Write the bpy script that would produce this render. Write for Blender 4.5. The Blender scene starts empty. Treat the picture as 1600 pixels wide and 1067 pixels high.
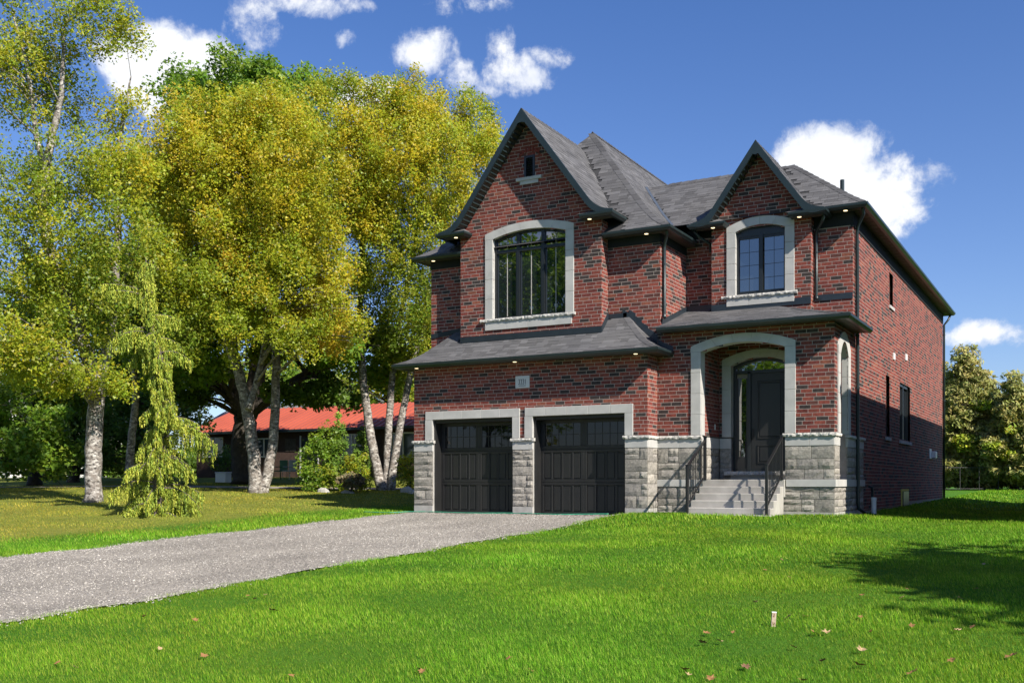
import bpy, math, random
import numpy as np
from mathutils import Vector, Matrix
rnd = random.Random(7)
nr = np.random.default_rng(11)
S = bpy.context.scene
COL = S.collection
# ------------------------------------------------------------------ camera
FPX = 1600.0; YAW = math.radians(29.4); YH = 754.0
CAMX, CAMY, CAMZ = 5.08, -23.4, 0.84
cs, sn = math.cos(YAW), math.sin(YAW)
cam = bpy.data.cameras.new('camera'); camo = bpy.data.objects.new('camera', cam); COL.objects.link(camo)
camo.location = (CAMX, CAMY, CAMZ); camo.rotation_euler = (math.radians(90), 0, YAW)
cam.sensor_width = 36.0; cam.lens = 36.0; cam.shift_y = (YH - 533.5) / 1600.0
cam.clip_start = 0.1; cam.clip_end = 3000
S.camera = camo

def at(u, v, t):
    """point seen in direction (u, v) at depth t"""
    k = (u - 800) / FPX
    return Vector((CAMX + t * (-sn + cs * k), CAMY + t * (cs + sn * k), CAMZ - (v - YH) / FPX * t))

def sdir(u, v):
    return (at(u, v, 1.0) - Vector((CAMX, CAMY, CAMZ))).normalized()
# ------------------------------------------------------------------ light
SUN = Vector((1.0, -0.38, 0.88)).normalized()
S.view_settings.view_transform = 'Standard'; S.view_settings.look = 'None'
S.view_settings.exposure = 1.15; S.view_settings.gamma = 1.0
sl = bpy.data.lights.new('sun', 'SUN'); slo = bpy.data.objects.new('sun', sl); COL.objects.link(slo)
sl.energy = 4.0; sl.angle = math.radians(0.5); sl.color = (1.0, 0.93, 0.82)
slo.rotation_euler = (-SUN).to_track_quat('-Z', 'Y').to_euler(); slo.location = (30, -10, 30)
S.cycles.use_denoising = True
S.cycles.max_bounces = 6; S.cycles.transparent_max_bounces = 8
# ------------------------------------------------------------------ sky
W = bpy.data.worlds.new('World'); S.world = W; W.use_nodes = True
wt = W.node_tree; wt.nodes.clear()
def wn(t, **k):
    n = wt.nodes.new(t)
    for a, b in k.items(): setattr(n, a, b)
    return n
def wl(a, b): wt.links.new(a, b)
wout = wn('ShaderNodeOutputWorld'); wbg = wn('ShaderNodeBackground'); wl(wbg.outputs[0], wout.inputs[0])
wbg.inputs[1].default_value = 0.10
sky = wn('ShaderNodeTexSky', sky_type='NISHITA', sun_disc=False)
sky.sun_elevation = math.asin(SUN.z); sky.sun_rotation = math.atan2(SUN.x, SUN.y)
sky.air_density = 1.0; sky.dust_density = 0.6; sky.ozone_density = 3.0; sky.altitude = 300
tint = wn('ShaderNodeMix', data_type='RGBA', blend_type='MULTIPLY'); tint.inputs[0].default_value = 1.0
wl(sky.outputs[0], tint.inputs[6])
tc = wn('ShaderNodeTexCoord')
def wmath(op, a, b=None, c=None, clamp=False):
    n = wn('ShaderNodeMath', operation=op, use_clamp=clamp)
    for i, x in enumerate((a, b, c)):
        if x is None: continue
        if isinstance(x, (int, float)): n.inputs[i].default_value = x
        else: wl(x, n.inputs[i])
    return n.outputs[0]
def wdot(vec):
    n = wn('ShaderNodeVectorMath', operation='DOT_PRODUCT'); wl(tc.outputs['Generated'], n.inputs[0]); n.inputs[1].default_value = vec
    return n.outputs['Value']
def wnoise(scale, detail, rough, dist=0.0, vec=None):
    n = wn('ShaderNodeTexNoise'); n.inputs['Scale'].default_value = scale; n.inputs['Detail'].default_value = detail
    n.inputs['Roughness'].default_value = rough; n.inputs['Distortion'].default_value = dist
    wl(vec or tc.outputs['Generated'], n.inputs['Vector']); return n.outputs[0]
el_ = wn('ShaderNodeMapRange'); wl(wdot((0, 0, 1)), el_.inputs[0]); el_.inputs[1].default_value = .0; el_.inputs[2].default_value = .45
tg = wn('ShaderNodeValToRGB'); wl(el_.outputs[0], tg.inputs[0]); tg.color_ramp.elements[0].color = (.55, .56, .67, 1); tg.color_ramp.elements[1].color = (.345, .475, .70, 1); wl(tg.outputs[0], tint.inputs[7])
n1 = wnoise(13, 10, 0.62, 0.4); n2 = wnoise(46, 8, 0.66, 0.2)
wob = wmath('ADD', wmath('MULTIPLY', wmath('SUBTRACT', n1, 0.5), 3.2), wmath('MULTIPLY', wmath('SUBTRACT', n2, 0.5), 1.7))
# each cumulus: direction, half width and half height (tangent units), density
CL = []
def cloud_px(u, v, ru, rv, dens): CL.append((sdir(u, v), ru / FPX, rv / FPX, dens))
for a in [(285, 112, 100, 50, 1.6), (235, 125, 60, 48, 1.4), (330, 118, 60, 42, 1.4), (665, 82, 60, 40, .6), (720, 118, 60, 36, .4), (800, 115, 75, 36, .6), (862, 90, 45, 24, .5), (780, 75, 40, 40, .3), (760, 140, 60, 22, .3), (395, 40, 52, 50, .7),
          (470, 8, 70, 22, .65), (560, 8, 40, 18, .4), (1290, 258, 85, 52, 1.4), (1350, 305, 95, 55, 1.5), (1405, 310, 58, 58, 1.1), (1285, 230, 46, 36, 1.1), (1390, 350, 55, 38, .8),
          (1555, 522, 80, 26, .7), (590, 160, 90, 34, .9), (540, 60, 24, 20, .3), (760, 6, 50, 18, .35), (690, 10, 50, 24, .2)]:
    cloud_px(*a)
crn = random.Random(5)
for i in range(16):      # the same fair-weather sky all round, outside the view too
    az = YAW + math.radians(38 + i * 18.2 + crn.uniform(-6, 6)); el = math.radians(crn.uniform(12, 42))
    d = Vector((-math.sin(az) * math.cos(el), math.cos(az) * math.cos(el), math.sin(el)))
    w = crn.uniform(.05, .11)
    CL.append((d, w, w * crn.uniform(.4, .6), crn.uniform(.6, 1.3)))
mask = None
for d, a, b, dens in CL:
    r = Vector((d.y, -d.x, 0)).normalized(); up = r.cross(d)
    x = wdot(tuple(r / a)); y = wdot(tuple(up / b)); f = wdot(tuple(d))
    rr = wmath('MULTIPLY_ADD', x, x, wmath('MULTIPLY', y, y))
    rr = wmath('ADD', rr, wmath('MULTIPLY', wmath('LESS_THAN', f, 0.0), 50.0))
    v = wmath('SUBTRACT', dens, rr)
    mask = v if mask is None else wmath('MAXIMUM', mask, v)
cm = wmath('ADD', wmath('MAXIMUM', mask, -3.0), wob)
mr = wn('ShaderNodeMapRange', interpolation_type='SMOOTHSTEP'); wl(cm, mr.inputs[0]); mr.inputs[1].default_value = -0.05; mr.inputs[2].default_value = 0.85
n3 = wnoise(20, 6, 0.55)
cr = wn('ShaderNodeValToRGB'); wl(wmath('MULTIPLY_ADD', cm, 0.30, n3), cr.inputs[0])
cr.color_ramp.elements[0].position = .35; cr.color_ramp.elements[0].color = (2.9, 3.25, 4.1, 1)
cr.color_ramp.elements[1].position = .75; cr.color_ramp.elements[1].color = (4.7, 4.8, 5.0, 1)
mx = wn('ShaderNodeMix', data_type='RGBA'); wl(mr.outputs[0], mx.inputs[0]); wl(tint.outputs[2], mx.inputs[6]); wl(cr.outputs[0], mx.inputs[7])
wl(mx.outputs[2], wbg.inputs[0])

# ------------------------------------------------------------------ helpers
def link(o, parent=None):
    COL.objects.link(o)
    if parent is not None: o.parent = parent
    return o
def tag(o, label=None, cat=None, group=None, kind=None):
    if label: o['label'] = label
    if cat: o['category'] = cat
    if group: o['group'] = group
    if kind: o['kind'] = kind
    return o
def empty(name, parent=None, loc=(0, 0, 0)):
    o = bpy.data.objects.new(name, None); o.location = loc; o.empty_display_size = .2
    return link(o, parent)
class MB:
    def __init__(s): s.v = []; s.f = []
    def add(s, vs, fs):
        n = len(s.v); s.v += [tuple(p) for p in vs]; s.f += [tuple(i + n for i in f) for f in fs]; return s
    def quad(s, a, b, c, d): return s.add([a, b, c, d], [(0, 1, 2, 3)])
    def box(s, x0, x1, y0, y1, z0, z1):
        return s.add([(x0, y0, z0), (x1, y0, z0), (x1, y1, z0), (x0, y1, z0), (x0, y0, z1), (x1, y0, z1), (x1, y1, z1), (x0, y1, z1)],
                     [(0, 3, 2, 1), (4, 5, 6, 7), (0, 1, 5, 4), (1, 2, 6, 5), (2, 3, 7, 6), (3, 0, 4, 7)])
    def bar(s, p, q, w, h, up=(0, 0, 1)):
        p, q, up = Vector(p), Vector(q), Vector(up); d = (q - p).normalized()
        r = d.cross(up)
        if r.length < 1e-4: r = Vector((1, 0, 0))
        r.normalize(); u = r.cross(d); r *= w / 2; u *= h / 2
        return s.add([p - r - u, p + r - u, p + r + u, p - r + u, q - r - u, q + r - u, q + r + u, q - r + u],
                     [(0, 3, 2, 1), (4, 5, 6, 7), (0, 1, 5, 4), (1, 2, 6, 5), (2, 3, 7, 6), (3, 0, 4, 7)])
    def prism(s, poly, f0, f1):
        """poly: list of 2D points; f0/f1 map a 2D point to the near / far 3D point"""
        n = len(poly); vs = [f0(p) for p in poly] + [f1(p) for p in poly]
        return s.add(vs, [tuple(range(n)), tuple(range(2 * n - 1, n - 1, -1))] + [((i + 1) % n, i, i + n, (i + 1) % n + n) for i in range(n)])
    def tube(s, pts, rad, sides=8, cap=True):
        pts = [Vector(p) for p in pts]
        if isinstance(rad, (int, float)): rad = [rad] * len(pts)
        vs = []; ref = Vector((0.31, 0.77, 0.2))
        for i, p in enumerate(pts):
            d = (pts[min(i + 1, len(pts) - 1)] - pts[max(i - 1, 0)]).normalized()
            a = d.cross(ref)
            if a.length < 1e-3: a = d.cross(Vector((1, 0, 0)))
            a.normalize(); b = d.cross(a)
            for k in range(sides):
                t = 2 * math.pi * k / sides
                vs.append(p + a * math.cos(t) * rad[i] + b * math.sin(t) * rad[i])
        fs = []
        for i in range(len(pts) - 1):
            for k in range(sides):
                k2 = (k + 1) % sides
                fs.append((i * sides + k, i * sides + k2, (i + 1) * sides + k2, (i + 1) * sides + k))
        if cap: fs += [tuple(range(sides - 1, -1, -1)), tuple(range((len(pts) - 1) * sides, len(pts) * sides))]
        return s.add(vs, fs)
    def build(s, name, mat, parent=None, smooth=False, bevel=0):
        me = bpy.data.meshes.new(name); me.from_pydata(s.v, [], s.f); me.update()
        if smooth: me.polygons.foreach_set('use_smooth', [True] * len(me.polygons))
        if mat: me.materials.append(mat)
        o = link(bpy.data.objects.new(name, me), parent)
        if bevel:
            m = o.modifiers.new('bevel', 'BEVEL'); m.width = bevel; m.segments = 1; m.limit_method = 'ANGLE'
        return o
def np_obj(name, V, F, mat, parent=None, col=None, smooth=False):
    V = np.asarray(V, np.float32).reshape(-1, 3); F = np.asarray(F, np.int32); m, k = F.shape
    me = bpy.data.meshes.new(name)
    me.vertices.add(len(V)); me.vertices.foreach_set('co', V.ravel())
    me.loops.add(m * k); me.loops.foreach_set('vertex_index', F.ravel())
    me.polygons.add(m); me.polygons.foreach_set('loop_start', np.arange(m, dtype=np.int32) * k)
    me.update(calc_edges=True)
    if col is not None:
        c = np.ones((len(V), 4), np.float32); c[:, :3] = col
        at_ = me.attributes.new('Col', 'FLOAT_COLOR', 'POINT'); at_.data.foreach_set('color', c.ravel())
    me.polygons.foreach_set('use_smooth', np.full(m, bool(smooth)))
    me.materials.append(mat)
    return link(bpy.data.objects.new(name, me), parent)
# ------------------------------------------------------------------ materials
class NT:
    def __init__(s, name):
        s.m = bpy.data.materials.new(name); s.m.use_nodes = True; s.t = s.m.node_tree; s.t.nodes.clear()
        s.out = s.n('ShaderNodeOutputMaterial'); s.p = s.n('ShaderNodeBsdfPrincipled'); s.l(s.p.outputs[0], s.out.inputs[0])
    def n(s, t, **k):
        x = s.t.nodes.new(t)
        for a, b in k.items(): setattr(x, a, b)
        return x
    def l(s, a, b): s.t.links.new(a, b)
    def pos(s): return s.n('ShaderNodeNewGeometry').outputs['Position']
    def noise(s, scale, detail=4, rough=.55, vec=None, dist=0):
        x = s.n('ShaderNodeTexNoise'); x.inputs['Scale'].default_value = scale; x.inputs['Detail'].default_value = detail
        x.inputs['Roughness'].default_value = rough; x.inputs['Distortion'].default_value = dist
        s.l(vec or s.pos(), x.inputs['Vector']); return x.outputs[0]
    def ramp(s, fac, stops):
        x = s.n('ShaderNodeValToRGB'); s.l(fac, x.inputs[0]); e = x.color_ramp.elements
        while len(e) < len(stops): e.new(.5)
        for el, (p, c) in zip(e, stops): el.position = p; el.color = (*c, 1)
        return x.outputs[0]
    def mix(s, fac, a, b, mode='MIX'):
        x = s.n('ShaderNodeMix', data_type='RGBA', blend_type=mode)
        for i, q in ((0, fac), (6, a), (7, b)):
            if isinstance(q, (int, float)): x.inputs[i].default_value = q
            elif isinstance(q, tuple): x.inputs[i].default_value = (*q, 1)
            else: s.l(q, x.inputs[i])
        return x.outputs[2]
    def bump(s, h, strength=.5, dist=.01):
        b = s.n('ShaderNodeBump'); b.inputs['Strength'].default_value = strength; b.inputs['Distance'].default_value = dist
        s.l(h, b.inputs['Height']); s.l(b.outputs[0], s.p.inputs['Normal'])
    def base(s, c):
        if isinstance(c, tuple): s.p.inputs['Base Color'].default_value = (*c, 1)
        else: s.l(c, s.p.inputs['Base Color'])
    def set(s, **k):
        for a, b in k.items(): s.p.inputs[a.replace('_', ' ')].default_value = b
        return s
    def attr(s, name='Col'):
        a = s.n('ShaderNodeAttribute'); a.attribute_name = name; return a.outputs['Color']
def plain(name, c0, c1=None, rough=.6, scale=6, bump=.0, bscale=60, dist=.004, spec=.5):
    m = NT(name)
    if c1: m.base(m.ramp(m.noise(scale, 6), [(.3, c0), (.7, c1)]))
    else: m.base(c0)
    m.set(Roughness=rough); m.p.inputs['Specular IOR Level'].default_value = spec
    if bump: m.bump(m.noise(bscale, 5), bump, dist)
    return m.m
def attr_mat(name, rough=.85, vscale=25, vamt=.35, bump=.4, bscale=120, dist=.004, objcolor=False, spec=.25, big=0.):
    m = NT(name)
    c = m.n('ShaderNodeObjectInfo').outputs['Color'] if objcolor else m.attr()
    v = m.ramp(m.noise(vscale, 5, .6), [(.25, (1 - vamt,) * 3), (.75, (1 + vamt * .6,) * 3)])
    c = m.mix(1.0, c, v, 'MULTIPLY')
    if big: c = m.mix(1.0, c, m.ramp(m.noise(.7, 6, .65), [(.3, (1 - big, 1 - big, 1 - big * .8)), (.7, (1 + big, 1 + big * .8, 1 + big * .6))]), 'MULTIPLY')
    m.base(c); m.set(Roughness=rough); m.p.inputs['Specular IOR Level'].default_value = spec
    if bump: m.bump(m.noise(bscale, 4, .6), bump, dist)
    return m.m
def leaf_mat(name, trans=.35, rough=.55, spec=.3):
    m = NT(name); c = m.attr(); m.base(c); m.set(Roughness=rough); m.p.inputs['Specular IOR Level'].default_value = spec
    tr = m.n('ShaderNodeBsdfTranslucent'); m.l(m.mix(1.0, c, (1.15, 1.1, .55), 'MULTIPLY'), tr.inputs[0])
    ms = m.n('ShaderNodeMixShader'); ms.inputs[0].default_value = trans
    m.l(m.p.outputs[0], ms.inputs[1]); m.l(tr.outputs[0], ms.inputs[2]); m.l(ms.outputs[0], m.out.inputs[0])
    return m.m
M = {}
M['brick'] = attr_mat('fired_brick', vscale=16, vamt=.5, bump=.12, bscale=110, dist=.002, big=.16)
M['brick1'] = attr_mat('fired_brick_single', vscale=16, vamt=.5, bump=.12, bscale=110, dist=.002, objcolor=True, big=.16)
M['mortar'] = plain('mortar', (.29, .245, .22), (.39, .33, .295), .95, 9, .2, 150, .002)
M['shingle'] = attr_mat('asphalt_shingle', .9, 220, .35, .5, 400, .002, spec=.35, big=.12)
M['underlay'] = plain('roof_underlay', (.03, .03, .032), None, .9)
M['trimstone'] = plain('smooth_limestone', (.37, .365, .35), (.47, .46, .44), .8, 3, .12, 90, .003)
M['ledge'] = plain('rock_faced_limestone', (.40, .385, .36), (.56, .54, .50), .9, 12, .8, 60, .02)
M['stone'] = attr_mat('split_faced_stone', .9, 18, .45, .6, 34, .014)
M['joint'] = plain('stone_joint_mortar', (.20, .185, .16), (.27, .25, .22), .95, 9)
M['conc'] = plain('concrete', (.30, .29, .27), (.42, .405, .38), .9, 5, .2, 70, .004)
M['stepc'] = plain('precast_step', (.27, .255, .23), (.41, .39, .36), .85, 2.2, .15, 80, .003)
M['black'] = plain('black_aluminium', (.012, .021, .023), (.017, .029, .031), .38, 3, spec=.5)
M['soffit'] = plain('dark_soffit', (.050, .043, .038), (.066, .056, .049), .6, 4)
M['frame'] = plain('black_window_frame', (.014, .017, .019), None, .35)
M['doorp'] = plain('dark_door_paint', (.012, .0125, .013), (.018, .0175, .0175), .40, 2, .15, 30, .002)
M['iron'] = plain('black_railing_iron', (.012, .012, .013), None, .4)
M['flash'] = plain('dark_step_flashing', (.016, .022, .028), (.022, .03, .038), .35, 5)
M['white'] = plain('white_plastic', (.72, .72, .70), None, .4)
M['plaque'] = plain('plaque_stone', (.55, .56, .57), (.62, .63, .63), .6, 8)
M['ink'] = plain('plaque_ink', (.05, .055, .06), None, .7)
M['yellow'] = plain('yellow_foam', (.62, .55, .06), None, .7)
M['valley'] = plain('valley_metal', (.05, .065, .09), (.07, .085, .11), .5, 5)
M['frieze'] = plain('dark_frieze_board', (.016, .019, .020), None, .8, spec=.15)
def glass(name, base=(.012, .016, .02), ior=3.0, rough=.015, wav=.0):
    m = NT(name); m.base(base); m.set(Roughness=rough, IOR=ior)
    if wav: m.bump(m.noise(1.6, 2), wav, .02)
    return m.m
M['glass'] = glass('window_glass', wav=.06); M['gglass'] = glass('garage_glass', (.006, .007, .008), 1.5, .02, .08)
M['bglass'] = glass('far_window_glass', (.05, .07, .07), 1.6, .05)
def emit(name, c, s):
    m = NT(name); m.base((.8, .7, .5)); m.p.inputs['Emission Color'].default_value = (*c, 1); m.p.inputs['Emission Strength'].default_value = s; return m.m
M['lamp'] = emit('lit_pot_light', (1, .78, .45), 1.1)
M['bark'] = plain('grey_brown_bark', (.055, .045, .035), (.12, .10, .08), .95, 7, .9, 18, .05)
M['dbark'] = plain('dark_bark', (.03, .025, .02), (.07, .058, .045), .95, 7, .9, 16, .05)
def birch_mat():
    m = NT('white_birch_bark')
    sep = m.n('ShaderNodeMapping'); m.l(m.pos(), sep.inputs[0]); sep.inputs['Scale'].default_value = (4.5, 4.5, 8)
    n = m.noise(1.5, 7, .72, sep.outputs[0]); n_2 = m.noise(6.0, 6, .65)
    c = m.ramp(n, [(.42, (.025, .022, .02)), (.50, (.24, .22, .20)), (.62, (.50, .475, .44))])
    c = m.mix(m.ramp(n_2, [(.47, (0, 0, 0)), (.60, (1, 1, 1))]), c, (.17, .145, .125), 'MIX')
    m.base(c); m.set(Roughness=.85); m.bump(n, .6, .03); return m.m
M['birch'] = birch_mat()
M['leaf'] = leaf_mat('tree_leaf', .48, .45, .35); M['needle'] = leaf_mat('conifer_needle', .2, .6); M['blade'] = leaf_mat('grass_blade', .3, .7, .12)
M['dryleaf'] = plain('dry_leaf', (.19, .085, .028), (.28, .145, .05), .8, 30)
M['dryleaf2'] = plain('pale_dry_leaf', (.32, .22, .10), (.42, .30, .16), .8, 30)
M['dryleaf3'] = plain('dark_dry_leaf', (.10, .05, .025), (.2, .1, .05), .8, 30)
# ------------------------------------------------------------------ terrain
def sstep(a, b, x):
    t = np.clip((x - a) / (b - a), 0, 1); return t * t * (3 - 2 * t)
def gz(X, Y):
    X = np.asarray(X, float); Y = np.asarray(Y, float)
    front = .04 * np.clip(Y, -24, 0) + .012 * np.clip(Y + 24, -60, 0)
    right = np.where(Y < 0, front, .0105 * np.clip(Y, 0, 40))
    left = np.where(Y < 0, front, .031 * np.clip(Y, 0, 22)) + .03 * np.clip(-11.6 - X, 0, 17)
    k = sstep(-11.8, -16.5, X)
    z = right * (1 - k) + left * k
    swale = -.20 * np.exp(-((X - 2.9) / 1.7) ** 2) * sstep(-1, 4, Y) * (1 - sstep(24, 40, Y))
    mound = .10 * np.exp(-((X + 1.2) / 3.2) ** 2) * np.exp(-((Y + .6) / 1.8) ** 2) + .07 * np.exp(-((X + 3.9) / 1.0) ** 2 - ((Y + 1.2) / 1.2) ** 2)
    lawn = sstep(-5.2, -4.4, X)
    und = .035 * np.sin(X * .9 + 1.3) * np.sin(Y * .7) * lawn * sstep(3, -3, Y)
    return z + swale + mound + und + .05 * lawn * sstep(1.0, -2.0, Y)
def gpt(x, y, dz=0.): return Vector((x, y, float(gz(x, y)) + dz))
def grid_obj(name, xs, ys, mat, dz=0., keep=None):
    xs = np.array(xs); ys = np.array(ys); Xg_, Yg_ = np.meshgrid(xs, ys); Z = gz(Xg_, Yg_) + dz
    V = np.stack([Xg_, Yg_, Z], -1).reshape(-1, 3); nx = len(xs)
    F = [(j * nx + i, j * nx + i + 1, (j + 1) * nx + i + 1, (j + 1) * nx + i) for j in range(len(ys) - 1) for i in range(nx - 1)
         if keep is None or keep(.5 * (xs[i] + xs[i + 1]), .5 * (ys[j] + ys[j + 1]))]
    return np_obj(name, V, F, mat, smooth=True)
def lawn_mat():
    m = NT('lawn'); p = m.pos(); sx = m.n('ShaderNodeSeparateXYZ'); m.l(p, sx.inputs[0])
    big = m.noise(.35, 4); fine = m.noise(9, 6, .7); mid = m.noise(2.2, 5, .6)
    new = m.mix(fine, (.033, .105, .008), (.075, .20, .016))
    new = m.mix(m.ramp(big, [(.4, (0, 0, 0)), (.7, (1, 1, 1))]), new, m.mix(.5, new, (.10, .205, .018)))
    old = m.mix(m.ramp(mid, [(.35, (0, 0, 0)), (.65, (1, 1, 1))]), (.16, .195, .03), (.245, .245, .05))
    old = m.mix(m.ramp(fine, [(.3, (0, 0, 0)), (.8, (1, 1, 1))]), m.mix(.4, old, (.06, .09, .015)), old)
    edge = m.n('ShaderNodeMath', operation='MULTIPLY_ADD'); m.l(mid, edge.inputs[0]); edge.inputs[1].default_value = 1.4; m.l(sx.outputs[0], edge.inputs[2])
    mr_ = m.n('ShaderNodeMapRange', interpolation_type='SMOOTHSTEP'); m.l(edge.outputs[0], mr_.inputs[0]); mr_.inputs[1].default_value = -14.2; mr_.inputs[2].default_value = -13.2
    m.base(m.mix(mr_.outputs[0], old, new)); m.set(Roughness=.95); m.p.inputs['Specular IOR Level'].default_value = .1
    m.bump(m.noise(25, 6, .7), .8, .06); return m.m
def gravel_mat():
    m = NT('gravel'); v = m.n('ShaderNodeTexVoronoi'); v.inputs['Scale'].default_value = 38; m.l(m.pos(), v.inputs[0])
    c = m.ramp(m.noise(40, 6, .7), [(.3, (.18, .163, .143)), (.5, (.285, .26, .228)), (.75, (.41, .38, .34))])
    c = m.mix(m.ramp(m.noise(.8, 3), [(.35, (.9, .88, .85)), (.7, (1.08, 1.06, 1.05))]), (0., 0., 0.), c) if False else c
    m.base(m.mix(1.0, c, m.ramp(m.noise(.9, 4), [(.3, (.74, .72, .70)), (.7, (1.15, 1.13, 1.1))]), 'MULTIPLY'))
    m.set(Roughness=.95); m.bump(v.outputs['Distance'], .8, .03); return m.m
M['lawn'] = lawn_mat(); M['gravel'] = gravel_mat()
M['path'] = plain('worn_path', (.20, .175, .15), (.30, .265, .23), .95, 4, .5, 30, .01)
xs = sorted(set([-900, -500, -250, -150, -110, -90] + list(np.arange(-75, -28, 1.5)) + list(np.arange(-28, 14, .35)) + list(np.arange(14, 40, 2.)) + [60, 100, 200, 400, 800]))
ys = sorted(set([-700, -400, -200, -120, -80, -60] + list(np.arange(-48, -24, 1.5)) + list(np.arange(-24, 12, .35)) + list(np.arange(12, 46, 1.0)) + [50, 60, 75, 90, 120, 180, 300, 600, 1200]))
g = grid_obj('ground', xs, ys, M['lawn']); tag(g, 'mown lawn sheet reaching to the horizon', kind='structure')
# driveway, gravel, slightly wavy edges
DL, DR = -11.35, -4.75
def dr_edges(y):
    w = .10 * math.sin(y * 1.7) + .06 * math.sin(y * 4.1 + 1)
    return DL + w * .7 - .012 * max(0, -y - 4) , DR + .10 * math.sin(y * 1.3 + 2) + .05 * math.sin(y * 5.3)
V = []; F = []; ysd = list(np.arange(-34, .39, .3)) + [.38]; NX = 26
for j, y in enumerate(ysd):
    a, b = dr_edges(y)
    if y > -.05: a, b = -10.55, -4.95
    for i in range(NX + 1):
        x = a + (b - a) * i / NX
        V.append((x, y, float(gz(x, y)) * (1 if y < 0 else 0) + .02 + .012 * math.sin(x * 3.1 + y) * math.sin(y * 2.3) - (.0 if y < -.05 else .012)))
for j in range(len(ysd) - 1):
    for i in range(NX): F.append((j * (NX + 1) + i, j * (NX + 1) + i + 1, (j + 1) * (NX + 1) + i + 1, (j + 1) * (NX + 1) + i))
dv = np_obj('driveway', V, F, M['gravel'], smooth=True); tag(dv, 'crushed grey gravel driveway leading up to the garage', kind='structure')
# loose stones on the driveway
def octa(n, P, R, col):
    base = np.array([(1, 0, -.4), (-1, .1, -.4), (.1, 1, -.4), (0, -1, -.4), (.1, 0, 1)], float)
    fc = np.array([(0, 2, 4), (2, 1, 4), (1, 3, 4), (3, 0, 4)])
    sc = R[:, None] * nr.uniform(.55, 1.2, (n, 3)); sc[:, 2] *= .7
    V_ = base[None] * sc[:, None, :]
    a = nr.uniform(0, 6.28, n); c_, s_ = np.cos(a), np.sin(a)
    V_ = np.stack([V_[..., 0] * c_[:, None] - V_[..., 1] * s_[:, None] + V_[..., 2] * .4, V_[..., 0] * s_[:, None] + V_[..., 1] * c_[:, None], V_[..., 2]], -1)
    V_ += P[:, None, :]
    F_ = fc[None] + (np.arange(n) * 5)[:, None, None]
    return V_.reshape(-1, 3), F_.reshape(-1, 3), np.repeat(col, 5, 0)
n = 62000
yy = -21 * nr.random(n) ** 1.0; tt = nr.random(n); xx = np.empty(n)
for i in range(n):
    a, b = dr_edges(yy[i]); xx[i] = a - .04 + (b - a + .08) * tt[i] if i % 14 else (a + .1 - abs(nr.normal(0, .16)) if i % 28 else b - .1 + abs(nr.normal(0, .16)))
kk = (xx - CAMX) * -sn + (yy - CAMY) * cs; uu = ((xx - CAMX) * cs + (yy - CAMY) * sn) / np.maximum(kk, .1)
ok = (kk > 4) & (np.abs(uu) < .58); xx, yy = xx[ok], yy[ok]; n = len(xx)
P_ = np.stack([xx, yy, gz(xx, yy) + .026 + .012 * np.sin(xx * 3.1 + yy) * np.sin(yy * 2.3)], -1)
gcol = nr.choice([.16, .23, .30, .38, .50], n, p=[.28, .33, .24, .11, .04])[:, None] * np.array([1.04, .97, .87]) * nr.uniform(.88, 1.12, (n, 1))
gcol *= (.86 + .2 * np.sin(xx * 1.6 + .6 * np.sin(yy * .5)) ** 2 + .1 * np.sin(yy * .9 + xx * .7))[:, None]
V, F, Cc = octa(n, P_, nr.uniform(.007, .018, n), gcol)
M['pebble'] = attr_mat('crushed_stone', .9, 60, .2, 0)
tag(np_obj('gravel', V, F, M['pebble'], col=Cc), 'loose crushed grey stones spread over the driveway', 'gravel', kind='stuff')
# worn path across the neighbour's lawn
mb = MB(); pts = [(-46, 1.0), (-34, 4.0), (-27, 6.6), (-22, 9.3), (-17, 12.6), (-12.5, 15.2)]
for (a, b) in zip(pts[:-1], pts[1:]):
    for s in range(6):
        p, q = [Vector(a).lerp(Vector(b), k) for k in (s / 6, (s + 1) / 6)]
        d = Vector((-(b[1] - a[1]), b[0] - a[0])).normalized() * .75
        mb.quad(gpt(p.x - d.x, p.y - d.y, .025), gpt(q.x - d.x, q.y - d.y, .025), gpt(q.x + d.x, q.y + d.y, .025), gpt(p.x + d.x, p.y + d.y, .025))
tag(mb.build('path', M['path']), 'narrow worn earth path behind the birches', kind='structure')
# ================================================================== THE BRICK HOUSE
house = empty('brick_house', None, (-5.6, 0, 0)); bpy.context.view_layer.update()
tag(house, 'two storey red brick house with twin front gables, black trim and double garage', 'house')
class HP:      # parent proxy: parts are modelled in world coordinates
    pass
def par(o, p):
    o.parent = p; o.matrix_parent_inverse = Matrix.Translation((5.6, 0, 0)) if p.type == 'EMPTY' else Matrix.Identity(4); return o
def hb(mb, name, mat, p=None, **k):
    o = mb.build(name, M[mat] if isinstance(mat, str) else mat, None, **k)
    return par(o, p or house)
def hpart(name, label=None):
    o = empty(name, None); par(o, house); o.matrix_parent_inverse = Matrix.Identity(4); o.location = (0, 0, 0)
    if label: o['label'] = label
    return o
XL, XG, X0 = -11.22, -4.31, 0.0
YG, YP, Y3, Y4, Y2, Y5, YD, YB = 0.0, .66, .85, .45, 2.75, 2.41, 2.10, 20.6
def PF(Y): return lambda a, z, n: (a, Y - n, z)
def PRr(X): return lambda a, z, n: (X + n, a, z)
BR = []          # (kind, coord, a0, a1, z0, z1, proud, colour)
CH, BL = .0925, .268
def brick_col():
    r = rnd.random(); k = rnd.uniform(.85, 1.15)
    if r < .46: c = (.215, .057, .042)
    elif r < .62: c = (.170, .043, .035)
    elif r < .71: c = (.235, .080, .052)
    elif r < .83: c = (.110, .042, .035)
    else: c = (.050, .039, .037)
    return tuple(x * k for x in c)
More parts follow.
